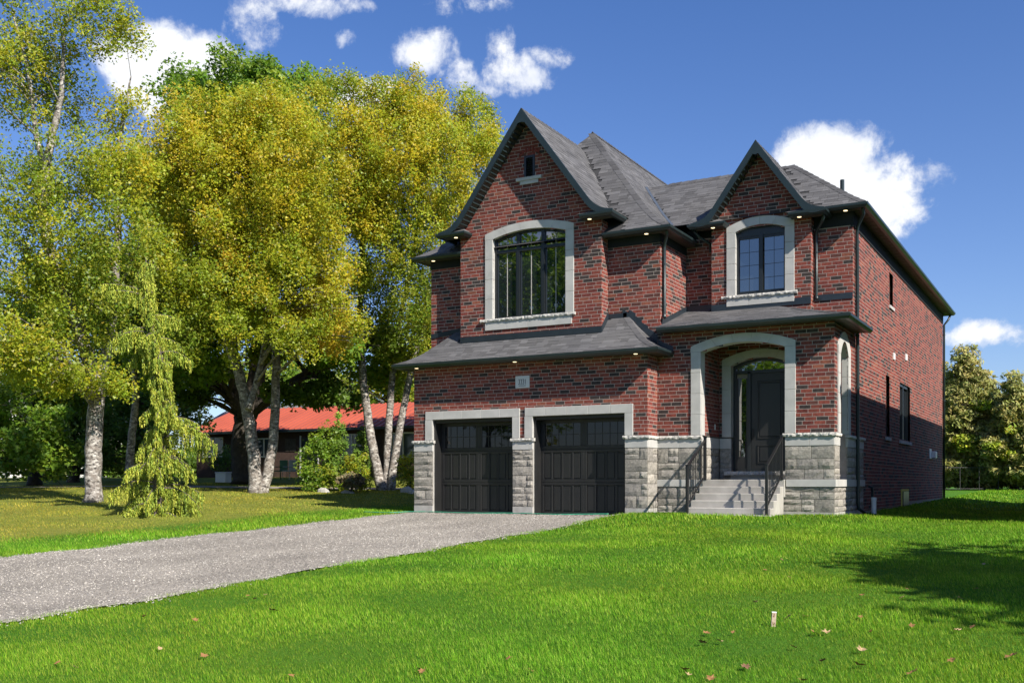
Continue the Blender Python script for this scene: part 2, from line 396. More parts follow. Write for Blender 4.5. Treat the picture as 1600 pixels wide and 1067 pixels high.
def brick_wall(kind, coord, z0, z1, ivs, dark=.0):
    """running bond; mortar sheet 8 mm behind the brick faces"""
    mb = MB(); Pm = PF(coord) if kind == 'F' else PRr(coord)
    k0 = math.floor((z0 - 2.0) / CH); k = k0
    while 2.0 + k * CH < z1 - .004:
        za, zb = max(z0, 2.0 + k * CH), min(z1, 2.0 + (k + 1) * CH)
        for (a0, a1) in ivs(.5 * (za + zb)):
            if a1 - a0 < .02: continue
            mb.quad(Pm(a0, za, -.0015), Pm(a1, za, -.0015), Pm(a1, zb, -.0015), Pm(a0, zb, -.0015))
            off = (k % 2) * BL / 2 + .037 * ((k * 7) % 3)
            b = math.floor((a0 - off) / BL)
            while off + b * BL < a1:
                p, q = off + b * BL + .0065, off + (b + 1) * BL - .0065
                p, q = max(p, a0), min(q, a1); b += 1
                if q - p < .025 or zb - za < .03: continue
                BR.append((kind, coord, p, q, za + .0065, zb - .0065, rnd.uniform(-.0001, .0003), brick_col()))
        k += 1
    return hb(mb, 'wall', 'mortar')
def cut(a0, a1, *holes):
    """holes: (h0, h1, zb, ztop_fn_or_value)"""
    def f(z):
        iv = [(a0, a1)]
        for h in holes:
            h0, h1, zb_, zt = h
            if callable(zt):
                r = zt(z)
                if r is None or z < zb_: continue
                h0, h1 = r
            elif not (zb_ < z < zt): continue
            nv = []
            for p, q in iv:
                if h1 <= p or h0 >= q: nv.append((p, q)); continue
                if h0 > p: nv.append((p, h0))
                if h1 < q: nv.append((h1, q))
            iv = nv
        return iv
    return f
def arch_hole(c, hw, zs, za):
    def f(z):
        if z <= zs: return (c - hw, c + hw)
        if z >= za: return None
        w = hw * math.sqrt((za - z) / (za - zs)); return (c - w, c + w)
    return f
def arch_z(a, c, hw, zs, za): return za - (za - zs) * ((a - c) / hw) ** 2
# profiles of the flared roofs (distance in from the eave -> height)
def prof(pts, it=6):
    x = np.array([p[0] for p in pts]); z = np.array([p[1] for p in pts])
    xs_ = np.linspace(x[0], x[-1], 60); zs_ = np.interp(xs_, x, z)
    for _ in range(it): zs_[1:-1] = (zs_[:-2] + zs_[1:-1] * 2 + zs_[2:]) / 4
    return lambda d: np.interp(d, xs_, zs_)
PGa = prof([(0, 4.085), (.3, 4.21), (.6, 4.41), (.9, 4.69), (1.3, 5.10)])
PPo = prof([(0, 4.64), (.5, 4.76), (1.2, 4.97), (2.2, 5.30), (2.6, 5.44)])
PLe = prof([(0, 7.19), (.35, 7.40), (.75, 7.74), (1.2, 8.20), (3.86, 11.25)])
PRi = prof([(0, 7.63), (.35, 7.88), (2.27, 9.46), (2.3, 9.47)])
GB = prof([(0, 10.62), (2.0, 7.93), (2.2, 7.77), (2.36, 7.70), (2.60, 7.66)], 3)     # big gable, distance from ridge
GS = prof([(0, 9.43), (1.18, 7.78), (1.32, 7.65), (1.48, 7.58), (1.70, 7.535)], 3)        # small gable
GBX, GSX = -7.86, -2.22
def gable_iv(cx, G, drop, a0, a1):
    ds = np.linspace(0, 2.6, 80); zz = np.array([float(G(d)) for d in ds]) - drop
    def f(z):
        w = float(np.interp(-z, -zz, ds)); return max(a0, cx - w), min(a1, cx + w)
    return f
# ---- walls
brick_wall('F', YG, 2.0, 3.99, cut(XL, XG, (-10.60, -8.086, 0, 2.56), (-7.486, -4.905, 0, 2.56)))
brick_wall('R', XG, 2.0, 3.99, cut(YG + .012, YP))
PA = (-2.155, 1.025, 4.035, 4.21)      # porch arch: centre, half width, spring, apex
brick_wall('F', YP, 2.0, 4.56, cut(XG + .004, X0, (0, 0, 0, arch_hole(*PA))))
SA = (1.675, .445, 3.86, 4.19)         # side arch of the porch
N1, N2, WS = (8.05, 8.72, 6.02, 7.02), (7.48, 8.12, 2.15, 3.93), (9.95, 12.05, 2.15, 3.93)
def side_iv(z):
    if z < 4.56: a = YP + .012
    else: a = Y2 + .012
    iv = cut(a, YB, (0, 0, 0, arch_hole(*SA)), N1, N2, WS, (10.2, 11.6, 0, .6))(z)
    if z < 2.0: iv = [(max(p, 4.11), q) for p, q in iv if q > 4.11]
    if z < .28: iv = [(p, min(q, 11.0)) for p, q in iv if p < 11.0]
    return iv
brick_wall('R', X0, .11, 7.16, side_iv)
brick_wall('R', X0 - .10, N1[2], N1[3], cut(N1[0], N1[1])); brick_wall('R', X0 - .10, N2[2], N2[3], cut(N2[0], N2[1]))
brick_wall('F', Y3, 4.5, 6.88, cut(XL, -9.98)); brick_wall('F', Y3, 4.5, 6.88, cut(-5.74 + .004, XG))
WB = (-7.85, 1.095, 7.40, 7.56); WSm = (-2.215, .635, 7.28, 7.41)
gb = gable_iv(GBX, GB, .16, -9.98, -5.74)
def big_iv(z):
    a, b = gb(z); return cut(a, b, (0, 0, 5.2, arch_hole(*WB)), (-7.99, -7.66, 8.93, 9.50))(z)
brick_wall('F', Y4, 4.5, 10.3, big_iv)
brick_wall('R', -5.74, 4.5, 7.55, cut(Y4 + .012, Y3))
brick_wall('R', XG, 4.55, 6.9, cut(Y3 + .012, Y2))
brick_wall('F', Y2, 4.9, 7.3, cut(XG + .004, -3.49)); brick_wall('F', Y2, 4.9, 7.2, cut(-.94 + .004, X0))
gs = gable_iv(GSX, GS, .16, -3.49, -.94)
def small_iv(z):
    a, b = gs(z); return cut(a, b, (0, 0, 5.6, arch_hole(*WSm)))(z)
brick_wall('F', Y5, 4.9, 9.2, small_iv)
brick_wall('R', -.94, 4.9, 7.45, cut(Y5 + .012, Y2))
# porch interior
brick_wall('F', SA[0] + SA[1] - .001, 2.0, 4.2, cut(-.36, -.145))
brick_wall('R', -3.19, 2.0, 4.45, cut(YP + .1, YD)); brick_wall('F', YD, 2.0, 4.45, cut(-3.18, -.3, (0, 0, 0, arch_hole(-2.12, .75, 3.82, 4.0))))
# ---- solid core behind the veneer, far sides
mb = MB(); mb.box(-11.1, -4.5, .55, 20.4, 0, 4.3); mb.box(-4.6, -.13, 2.4, 20.4, 0, 5.0); mb.box(-11.1, -4.5, 1.0, 20.4, 4.35, 7.1); mb.box(-4.45, -.13, 2.95, 20.4, 5.05, 7.45)
mb.box(-9.85, -5.86, .68, 1.0, 4.6, 7.6)
mb.quad((XL, .01, 0), (XL, YB, 0), (XL, YB, 4.2), (XL, .01, 4.2)); mb.quad((XL, Y3 + .01, 4.2), (XL, YB, 4.2), (XL, YB, 7.1), (XL, Y3 + .01, 7.1)); mb.quad((XL, YB, 0), (X0, YB, 0), (X0, YB, 7.2), (XL, YB, 7.2))
hb(mb, 'inner_wall', 'mortar')
mb = MB(); mb.box(X0 - .3, X0 - .03, 4.0, YB, -.4, .27); hb(mb, 'foundation', 'conc')
mb = MB(); mb.box(X0 - .35, X0 - .012, YP + .06, SA[0] - SA[1] - .02, .92, 4.4); mb.box(X0 - .35, X0 - .03, SA[0] + SA[1] + .02, 2.4, .92, 4.4); hb(mb, 'porch_pier_core', 'mortar')
# ---- stone work: split-faced blocks with smooth bands and rock-faced ledges
def stone_block(mb_parent, Pm, a0, a1, z0, z1, depth=.03):
    nx, nz = 5, 4; V_ = []; F_ = []
    bul = rnd.uniform(.010, .026); tx, tz = rnd.uniform(-.02, .02), rnd.uniform(-.02, .02)
    for j in range(nz):
        for i in range(nx):
            s, t = i / (nx - 1), j / (nz - 1); e = i in (0, nx - 1) or j in (0, nz - 1)
            if not e: s += rnd.uniform(-.06, .06); t += rnd.uniform(-.07, .07)
            n_ = (rnd.uniform(0, .006) if e else bul + rnd.uniform(-.007, .009) + tx * (s - .5) + tz * (t - .5))
            V_.append(Pm(a0 + (a1 - a0) * s, z0 + (z1 - z0) * t, n_))
    F_ = [(j * nx + i, j * nx + i + 1, (j + 1) * nx + i + 1, (j + 1) * nx + i) for j in range(nz - 1) for i in range(nx - 1)]
    ring = [i for i in range(nx)] + [j * nx + nx - 1 for j in range(1, nz)] + [(nz - 1) * nx + i for i in range(nx - 2, -1, -1)] + [j * nx for j in range(nz - 2, 0, -1)]
    b = len(V_)
    for r in ring:
        p = V_[r]; j, i = divmod(r, nx)
        V_.append(Pm(a0 + (a1 - a0) * i / (nx - 1), z0 + (z1 - z0) * j / (nz - 1), -depth))
    L = len(ring)
    F_ += [(ring[(i + 1) % L], ring[i], b + i, b + (i + 1) % L) for i in range(L)]
    me = bpy.data.meshes.new('stone'); me.from_pydata(V_, [], F_); me.update(); me.materials.append(M['stone'])
    at_ = me.attributes.new('Col', 'FLOAT_COLOR', 'POINT'); g_ = rnd.uniform(.8, 1.15)
    c = rnd.choice([(.32, .295, .258), (.30, .278, .245), (.345, .318, .28), (.28, .26, .235)])
    at_.data.foreach_set('color', [q for _ in V_ for q in (c[0] * g_, c[1] * g_, c[2] * g_, 1)])
    o = link(bpy.data.objects.new('stone', me)); par(o, mb_parent)
def stone_wall(pier, Pm, a0, a1, z0, z1):
    mb = MB(); mb.quad(Pm(a0, z0, -.015), Pm(a1, z0, -.015), Pm(a1, z1, -.015), Pm(a0, z1, -.015)); hb(mb, 'stone_backing', 'joint', pier)
    z = z0
    while z < z1 - .02:
        h = rnd.choice([.13, .17, .24, .30]); 
        if z1 - z - h < .11: h = z1 - z
        a = a0
        while a < a1 - .01:
            w = rnd.uniform(.26, .62)
            if a1 - a - w < .16: w = a1 - a
            j = .0065
            if h > .24 and rnd.random() < .45:
                hh = h * rnd.uniform(.4, .6)
                stone_block(pier, Pm, a + j, a + w - j, z + j, z + hh - j); stone_block(pier, Pm, a + j, a + w - j, z + hh + j, z + h - j)
            else: stone_block(pier, Pm, a + j, a + w - j, z + j, z + h - j)
            a += w
        z += h
def ledge(pier, Pm, a0, a1, z0, z1, proud, name='cap_ledge'):
    mb = MB(); n_ = max(2, int((a1 - a0) / .045)); rows = []
    for i in range(n_ + 1):
        a = a0 + (a1 - a0) * i / n_
        e = 0 if 0 < i < n_ else 0
        rows.append([Pm(a, z0, -.05), Pm(a, z0 + rnd.uniform(0, .006), proud - rnd.uniform(.004, .03)), Pm(a, (z0 + z1) / 2 + rnd.uniform(-.012, .012), proud - rnd.uniform(-.006, .02)),
                     Pm(a, z1 - rnd.uniform(0, .005), proud - rnd.uniform(.008, .03)), Pm(a, z1, -.05)])
    V_ = [p for r in rows for p in r]
    F_ = [(i * 5 + k, (i + 1) * 5 + k, (i + 1) * 5 + k + 1, i * 5 + k + 1) for i in range(n_) for k in range(4)] + [(0, 1, 2, 3, 4), tuple(n_ * 5 + k for k in (4, 3, 2, 1, 0))]
    mb.add(V_, F_); hb(mb, name, 'ledge', pier)
def slab(p, name, Pm, a0, a1, z0, z1, n0, n1, mat='trimstone', bevel=.004):
    mb = MB(); mb.prism([(a0, z0), (a1, z0), (a1, z1), (a0, z1)], lambda q: Pm(q[0], q[1], n1), lambda q: Pm(q[0], q[1], n0)); return hb(mb, name, mat, p, bevel=bevel)
def bands(pier, Pm, a0, a1, z0, z1, n1, name='band_stone', L=.62):
    k = max(1, round((a1 - a0) / L))
    for i in range(k):
        p, q = a0 + (a1 - a0) * i / k, a0 + (a1 - a0) * (i + 1) / k
        slab(pier, name, Pm, p + .002, q - .002, z0, z1, -.05, n1)
def pier_front(pier, Pm, a0, a1, zlow, e0=.05, e1=.05):
    stone_wall(pier, Pm, a0, a1, zlow, 1.70); bands(pier, Pm, a0, a1, 1.703, 1.915, .014); ledge(pier, Pm, a0 - e0, a1 + e1, 1.918, 2.0, .065)
F0, R0, FP = PF(YG), PRr(XG), PF(YP)
for (a, b) in ((XL, -10.60), (-8.086, -7.486), (-4.905, XG)):
    pr = hpart('stone_pier'); pier_front(pr, F0, a, b, .22)
    slab(pr, 'concrete_base', F0, a + .002, b - .002, -.3, .215, -.3, .006, 'conc')
    if b == XG:
        stone_wall(pr, R0, YG + .015, YP, .22, 1.70); bands(pr, R0, YG + .02, YP, 1.703, 1.915, .012); ledge(pr, R0, YG + .002, YP, 1.921, 1.997, .06)
        slab(pr, 'concrete_base', R0, YG, YP, -.3, .215, -.3, .003, 'conc')
    else:
        mb = MB(); mb.box(b - .28, b - .004, .03, .36, -.2, 2.0); hb(mb, 'pier_core', 'conc', pr)
pl = hpart('stone_pier', 'low split-faced stone wall between garage and porch steps')
pier_front(pl, FP, XG + .012, -3.18, .92, -.06, .02); slab(pl, 'water_table', FP, XG + .003, -3.10, .748, .918, -.1, .03); stone_wall(pl, FP, XG + .012, -3.0, .02, .745)
slab(pl, 'concrete_base', FP, XG + .01, -3.0, -.4, .018, -.3, .004, 'conc')
pr = hpart('stone_pier', 'split-faced stone base of the porch corner'); RS = PRr(X0)
pier_front(pr, FP, -1.13, X0, .92); slab(pr, 'water_table', FP, -1.10, X0 + .04, .748, .918, -.1, .04); stone_wall(pr, FP, -1.3, X0, .16, .745)
slab(pr, 'concrete_base', FP, -1.3, X0 + .008, -.4, .157, -.3, .008, 'conc')
stone_wall(pr, RS, YP + .016, SA[0] - SA[1], .92, 1.70); bands(pr, RS, YP + .016, SA[0] - SA[1], 1.703, 1.915, .014); ledge(pr, RS, YP + .004, SA[0] - SA[1] + .03, 1.921, 1.997, .06)
stone_wall(pr, RS, SA[0] + SA[1], 4.11, .92, 1.70); bands(pr, RS, SA[0] + SA[1], 4.11, 1.703, 1.915, .014); ledge(pr, RS, SA[0] + SA[1] - .03, 4.15, 1.921, 1.997, .06)
slab(pr, 'water_table', RS, YP - .03, 4.13, .7485, .9175, -.1, .042); stone_wall(pr, RS, YP + .016, 4.11, .16, .745); slab(pr, 'concrete_base', RS, YP + .004, 4.11, -.4, .155, -.28, .004, 'conc')
pi_ = hpart('porch_wall', 'stone lined inner wall of the porch')
stone_wall(pi_, PRr(-3.19), YP + .1, YD, .92, 1.70); bands(pi_, PRr(-3.19), YP + .1, YD, 1.703, 1.97, .012); stone_wall(pi_, PF(YD), -3.17, -2.87, .92, 1.70); bands(pi_, PF(YD), -3.17, -2.87, 1.703, 1.97, .03)
# ---- smooth stone surrounds, block by block
def surround(p, Pm, c, hw, zb, zs, za, w, zso, zao, nb, nv, proud=.03, deep=.10, zbR=None):
    j = .0025
    for sgn, z_0 in ((-1, zb), (1, zb if zbR is None else zbR)):
        for i in range(nb):
            a, b = z_0 + (zs - z_0) * i / nb, z_0 + (zs - z_0) * (i + 1) / nb
            x0_, x1_ = sorted((c + sgn * hw, c + sgn * (hw + w)))
            slab(p, 'surround_stone', Pm, x0_, x1_, a + j, b - j, -deep, proud, bevel=.005)
    ho = hw + w
    for i in range(nv):
        s0, s1 = -1 + 2 * i / nv, -1 + 2 * (i + 1) / nv; K = 5; inn = []; out = []
        for k in range(K + 1):
            s = s0 + (s1 - s0) * k / K
            g_ = (j if k == 0 else -j if k == K else 0)
            inn.append((c + s * hw + g_, arch_z(c + s * hw, c, hw, zs, za))); out.append((c + s * ho + g_, arch_z(c + s * ho, c, ho, zso, zao)))
        poly = inn + out[::-1]
        if i == 0: poly = [(c - ho, zs + j)] + poly
        if i == nv - 1: poly = inn + [(c + ho, zs + j)] + out[::-1]
        mb = MB(); mb.prism(poly, lambda q: Pm(q[0], q[1], proud), lambda q: Pm(q[0], q[1], -deep)); hb(mb, 'surround_stone', 'trimstone', p)
def arch_poly(c, hw, zb, zs, za, n_=14, inset=0.):
    hw -= inset; return [(c - hw, zb), (c + hw, zb)] + [(c + hw * (1 - 2 * k / n_), arch_z(c + hw * (1 - 2 * k / n_), c, hw, zs - inset, za - inset)) for k in range(n_ + 1)]
def arch_frame(p, Pm, c, hw, zb, zs, za, t, n0, n1, name='frame'):
    o_, i_ = arch_poly(c, hw, zb, zs, za), arch_poly(c, hw, zb + t, zs, za, inset=t); n_ = len(o_); mb = MB()
    V_ = [Pm(q[0], q[1], n1) for q in o_] + [Pm(q[0], q[1], n1) for q in i_] + [Pm(q[0], q[1], n0) for q in i_]
    F_ = [(i, (i + 1) % n_, (i + 1) % n_ + n_, i + n_) for i in range(n_)] + [(i + n_, (i + 1) % n_ + n_, (i + 1) % n_ + 2 * n_, i + 2 * n_) for i in range(n_)]
    mb.add(V_, F_); hb(mb, name, 'frame', p)
def pane(p, Pm, poly, n_, mat='glass'):
    mb = MB(); mb.prism(poly, lambda q: Pm(q[0], q[1], n_), lambda q: Pm(q[0], q[1], n_ - .012)); hb(mb, 'pane', mat, p)
def bar2(p, name, Pm, a0, a1, z0, z1, n0, n1, mat='frame'): return slab(p, name, Pm, a0, a1, z0, z1, n0, n1, mat, 0)
# big upstairs window
w = hpart('window', 'large arched three-light window under the big gable'); P4 = PF(Y4)
surround(w, P4, *WB[:2], 5.255, WB[2], WB[3], .238, 7.55, 7.76, 4, 5)
ledge(w, P4, -9.32, -6.47, 5.175, 5.255, .075, 'sill')
for i in range(4): slab(w, 'sill_stone', P4, -9.185 + .653 * i, -9.185 + .653 * (i + 1) - .004, 4.955, 5.172, -.05, .03)
arch_frame(w, P4, WB[0], WB[1], 5.255, WB[2], WB[3], .055, -.16, -.09)
xm = [-8.945, -8.225, -7.475, -6.757]
for x in xm[1:3]: bar2(w, 'mullion', P4, x - .045, x + .045, 5.30, 7.50, -.155, -.085)
bar2(w, 'transom_bar', P4, -8.9, -6.80, 7.02, 7.10, -.157, -.083)
for a, b in zip(xm[:-1], xm[1:]):
    pane(w, P4, [(a + .05, 5.31), (b - .05, 5.31), (b - .05, 7.03), (a + .05, 7.03)], -.15)
    q = [a + .05 + (b - a - .1) * k / 6 for k in range(7)]
    pane(w, P4, [(a + .05, 7.09), (b - .05, 7.09)] + [(t, arch_z(t, WB[0], WB[1] - .05, WB[2] - .05, WB[3] - .05)) for t in q[::-1]], -.15)
    m_ = .5 * (a + b)
    for (s0, s1, z_, z__) in ((a + .05, a + .085, 5.32, 7.02), (b - .085, b - .05, 5.32, 7.02)): bar2(w, 'sash', P4, s0, s1, z_, z__, -.15, -.12)
    bar2(w, 'muntin', P4, m_ - .009, m_ + .009, 5.31, 7.5 if False else 7.42, -.151, -.142, 'conc')
# small upstairs window
w = hpart('window', 'arched two-light window under the small gable'); P5 = PF(Y5)
surround(w, P5, *WSm[:2], 5.655, WSm[2], WSm[3], .235, 7.42, 7.62, 4, 4)
ledge(w, P5, -3.215, -1.27, 5.575, 5.655, .075, 'sill')
for i in range(3): slab(w, 'sill_stone', P5, -3.085 + .58 * i, -3.085 + .58 * (i + 1) - .004, 5.38, 5.572, -.05, .03)
arch_frame(w, P5, WSm[0], WSm[1], 5.655, WSm[2], WSm[3], .05, -.16, -.09)
mb = MB(); mb.prism([(-2.80, 7.16), (-1.63, 7.16)] + [(t, arch_z(t, WSm[0], .6, 7.25, 7.37)) for t in np.linspace(-1.63, -2.80, 9)], lambda q: P5(q[0], q[1], -.10), lambda q: P5(q[0], q[1], -.16)); hb(mb, 'head_panel', 'frame', w)
bar2(w, 'mullion', P5, -2.26, -2.17, 5.7, 7.2, -.155, -.085)
for a, b in ((-2.81, -2.26), (-2.17, -1.62)):
    pane(w, P5, [(a + .03, 5.70), (b - .03, 5.70), (b - .03, 7.15), (a + .03, 7.15)], -.15)
    for z_ in (5.70, 7.10): bar2(w, 'sash', P5, a, b, z_, z_ + .06, -.15, -.12)
    bar2(w, 'muntin', P5, .5 * (a + b) - .006, .5 * (a + b) + .006, 5.76, 7.1, -.151, -.147, 'frame')
    for z_ in (6.08, 6.42, 6.76): bar2(w, 'muntin', P5, a + .03, b - .03, z_ - .006, z_ + .006, -.151, -.1465, 'frame')
# gable vent with brick-on-edge head
w = hpart('gable_vent', 'narrow dark louvred vent high in the big gable')
mb = MB(); mb.box(-7.985, -7.665, Y4 + .05, Y4 + .12, 8.93, 9.5); hb(mb, 'vent_back', 'frame', w)
for s in (-7.985, -7.725): bar2(w, 'vent_frame', P4, s, s + .06, 8.94, 9.48, -.06, .012)
bar2(w, 'vent_frame', P4, -7.985, -7.665, 9.44, 9.50, -.06, .010)
for i in range(8):
    mb = MB(); z_ = 8.965 + i * .06; mb.quad((-7.925, Y4 + .0, z_), (-7.725, Y4 + .0, z_), (-7.725, Y4 + .045, z_ + .045), (-7.925, Y4 + .045, z_ + .045)); hb(mb, 'louvre', 'frame', w)
for i in range(9):
    t = math.pi * (i + .5) / 9; cx_, cz_ = -7.825 - .23 * math.cos(t), 9.47 + .19 * math.sin(t)
    mb = MB(); mb.bar((cx_ - .075 * -math.cos(t) * -1, Y4 - .004, cz_ - .07 * math.sin(t)), (cx_ - .075 * math.cos(t), Y4 - .004, cz_ + .07 * math.sin(t)), .066, .03, (0, 1, 0)); o = hb(mb, 'brick', 'brick1', w); o.color = (.2, .045, .035, 1)
slab(w, 'sill', P4, -8.215, -7.455, 8.845, 8.93, -.05, .05); slab(w, 'sill', P4, -8.10, -7.56, 8.745, 8.842, -.05, .028)
# ---- porch arches
w = hpart('porch_arch', 'smooth pale stone arch framing the porch'); surround(w, FP, *PA[:2], 2.002, PA[2], PA[3], .25, 4.17, 4.42, 4, 5, .03, .30)
w = hpart('side_arch', 'narrow stone arch in the side of the porch'); surround(w, RS, *SA[:2], 2.002, SA[2], SA[3], .25, 4.05, 4.42, 4, 3, .03, .14)
mb = MB(); mb.box(-3.3, -.02, YP + .05, YD, 4.46, 4.5); c_ = hb(mb, 'porch_ceiling', 'soffit')
for i in range(14):
    x = -3.15 + i * .22; mb = MB(); mb.box(x, x + .2, YP + .06, YD - .01, 4.445, 4.458); hb(mb, 'ceiling_plank', 'soffit', c_)
# entry door with side light and arched transom
d_ = hpart('front_door', 'dark panelled entry door with side light and arched fanlight'); PD = PF(YD); DA = (-2.12, .75, 3.82, 4.0)
surround(d_, PD, *DA[:2], 2.0, DA[2], DA[3], .235, 3.97, 4.2, 3, 4, .03, .2, 2.0)
for s in (-1, 1): slab(d_, 'surround_stone', PD, *sorted((DA[0] + s * .75, DA[0] + s * .985)), .93, 1.70, -.2, .03, bevel=.005) if s > 0 else None
arch_frame(d_, PD, *DA[:2], 1.13, DA[2], DA[3], .07, -.26, -.18)
bar2(d_, 'transom_bar', PD, -2.82, -1.42, 3.62, 3.70, -.26, -.17)
bar2(d_, 'mullion', PD, -2.50, -2.42, 1.15, 3.66, -.26, -.17)
pane(d_, PD, [(-2.80, 3.70), (-1.42, 3.70)] + [(t, arch_z(t, DA[0], .70, 3.78, 3.95)) for t in np.linspace(-1.42, -2.80, 11)], -.25)
for t in (-.45, 0, .45):
    mb = MB(); mb.bar(PD(-2.1 + t * .35, 3.70, -.247), PD(-2.1 + t * 1.1, 3.93, -.247), .012, .01, (0, 1, 0)); hb(mb, 'muntin', 'conc', d_)
slab(d_, 'door_slab', PD, -2.42, -1.44, 1.16, 3.62, -.28, -.22, 'doorp', .004)
pane(d_, PD, [(-2.74, 1.5), (-2.54, 1.5), (-2.54, 3.5), (-2.74, 3.5)], -.235); slab(d_, 'side_light_frame', PD, -2.80, -2.50, 1.16, 1.5, -.28, -.2, 'doorp')
for a, b in ((-2.80, -2.74), (-2.54, -2.50)): bar2(d_, 'side_light_frame', PD, a, b, 1.5, 3.5, -.27, -.2, 'doorp')
for (a, b, z_, z__) in ((-2.26, -1.60, 1.95, 3.42), (-2.26, -1.60, 1.32, 1.80)):
    slab(d_, 'door_panel', PD, a + .06, b - .06, z_ + .06, z__ - .06, -.23, -.205, 'doorp', .01)
    for q in ((a, b, z_, z_ + .04), (a, b, z__ - .04, z__), (a, a + .04, z_ + .04, z__ - .04), (b - .04, b, z_ + .04, z__ - .04)): slab(d_, 'moulding', PD, *q, -.23, -.2, 'doorp', .008)
mb = MB(); mb.tube([PD(-2.37, 1.95, -.2), PD(-2.37, 1.95, -.15), PD(-2.37, 2.2, -.15), PD(-2.37, 2.2, -.2)], .012, 8); hb(mb, 'door_handle', 'iron', d_)
ledge(d_, PD, -3.0, -1.3, 1.03, 1.13, .22, 'door_sill'); slab(d_, 'door_sill_base', PD, -2.87, -1.37, .9, 1.03, -.2, .05)
slab(house, 'door_bell', PD, -3.15, -3.12, 2.2, 2.32, 0, .02, 'white', 0) if False else None
mb = MB(); mb.box(-3.186, -3.17, 1.72, 1.76, 2.18, 2.32); hb(mb, 'door_bell', 'white')
# ---- landing and steps
st = hpart('front_steps', 'pale concrete steps rising to the porch')
mb = MB(); mb.box(-3.12, -1.12, .58, .75, .5, .915); mb.box(-3.18, -.1, .75, 2.3, .5, .913); hb(mb, 'landing', 'stepc', st, bevel=.01)
for i in range(5):
    z_ = .915 - .163 * (i + 1) + .163 * .0
    yf = .58 - .29 * (i + 1)
    if i == 4: z_, yf = .115, -.9
    mb = MB(); mb.box(-3.10 - (.02 if i == 4 else .0) - .003 * i, -1.14 + .004 * i + (.09 if i == 4 else 0), yf, .575 - .29 * i + .0, -.3, z_); hb(mb, 'step', 'stepc', st, bevel=.012)
def railing(x, lab):
    r = hpart('railing', lab); yb, yt = -.66, .62; zb_, zt_ = .115, .915
    for y, z0_, z1_ in ((yb, zb_, 1.24), (yt, zt_, 1.93)):
        mb = MB(); mb.box(x - .03, x + .03, y - .03, y + .03, z0_, z1_); hb(mb, 'post', 'iron', r, bevel=.004)
        mb = MB(); mb.box(x - .037, x + .037, y - .037, y + .037, z1_, z1_ + .025); hb(mb, 'post_cap', 'iron', r)
        mb = MB(); mb.box(x - .055, x + .055, y - .055, y + .055, z0_, z0_ + .012); hb(mb, 'base_plate', 'iron', r)
    mb = MB(); mb.bar((x, yb, 1.21), (x, yt, 1.88), .055, .035); hb(mb, 'handrail', 'iron', r)
    mb = MB(); mb.bar((x, yb, .29), (x, yt, 1.02), .03, .03); hb(mb, 'bottom_rail', 'iron', r)
    for k in range(1, 11):
        t = k / 11; y = yb + (yt - yb) * t; mb = MB(); mb.box(x - .008, x + .008, y - .008, y + .008, .29 + .73 * t, 1.21 + .67 * t); hb(mb, 'baluster', 'iron', r)
railing(-3.06, 'black iron railing on the garage side of the steps'); railing(-1.2, 'black iron railing on the corner side of the steps')
# ---- garage doors
def garage_door(a0, a1, lab):
    p = hpart('garage_door', lab); Yd = .37; Pg = PF(Yd)
    for i in range(5):
        k = (a1 - a0 + .45) / 5; x = a0 - .225 + i * k; slab(p, 'lintel_stone', F0, x, x + k - .004, 2.562, 2.785, -.12, .03, bevel=.005)
    for x0_, x1_ in ((a0 - .235, a0), (a1, a1 + .22)): slab(p, 'surround_stone', F0, x0_, x1_, 2.004, 2.558, -.07, .03, bevel=.005)
    for x0_, x1_ in ((a0, a0 + .05), (a1 - .05, a1)): slab(p, 'jamb', Pg, x0_, x1_, -.05, 2.52, -.05, .29, 'doorp')
    slab(p, 'head_jamb', Pg, a0, a1, 2.47, 2.56, -.05, .29, 'doorp')
    slab(p, 'door_slab', Pg, a0 + .05, a1 - .05, -.02, 2.47, -.06, -.02, 'doorp')
    W_ = a1 - a0 - .1; b0 = a0 + .05
    def rail(z_, z__, n_='rail'): slab(p, n_, Pg, b0, b0 + W_, z_, z__, -.02, .012, 'doorp', .005)
    for z_, z__ in ((-.01, .09), (.78, .845), (.851, .93), (1.63, 1.70), (1.706, 1.80), (2.38, 2.47)): rail(z_, z__)
    hw_ = W_ / 2
    for h in range(2):
        s0 = b0 + h * hw_
        for (z_, z__) in ((.09, .78), (.93, 1.63)):
            for k in range(5):
                wd = .085 if k in (0, 4) else .05; x = s0 + (hw_ - wd) * k / 4 if k else s0
                slab(p, 'stile', Pg, x, x + wd, z_ + .001, z__ - .001, -.02, .010, 'doorp', .005)
            for k in range(4):
                x0_ = s0 + .085 + (hw_ - .17 - .0) * k / 4 + (.02 if k else .01); x1_ = s0 + .085 + (hw_ - .17) * (k + 1) / 4 - .04
                slab(p, 'panel', Pg, x0_, x1_, z_ + .03, z__ - .03, -.022, -.004, 'doorp', .008)
        for x in (s0, s0 + hw_ - .10): slab(p, 'stile', Pg, x, x + .10, 1.801, 2.379, -.02, .010, 'doorp', .005)
        pane(p, Pg, [(s0 + .1, 1.80), (s0 + hw_ - .1, 1.80), (s0 + hw_ - .1, 2.38), (s0 + .1, 2.38)], -.006, 'gglass')
        for k in range(1, 5): x = s0 + .1 + (hw_ - .2) * k / 5; bar2(p, 'muntin', Pg, x - .008, x + .008, 1.802, 2.378, -.006, .002, 'doorp')
        bar2(p, 'muntin', Pg, s0 + .1, s0 + hw_ - .1, 2.082, 2.098, -.006, .004, 'doorp')
    mb = MB(); mb.box(a0, a1, .05, .42, -.2, -.004); hb(mb, 'garage_sill', 'conc', p)
garage_door(-10.60, -8.086, 'black carriage style garage door further from the porch'); garage_door(-7.486, -4.905, 'black carriage style garage door nearer to the porch')
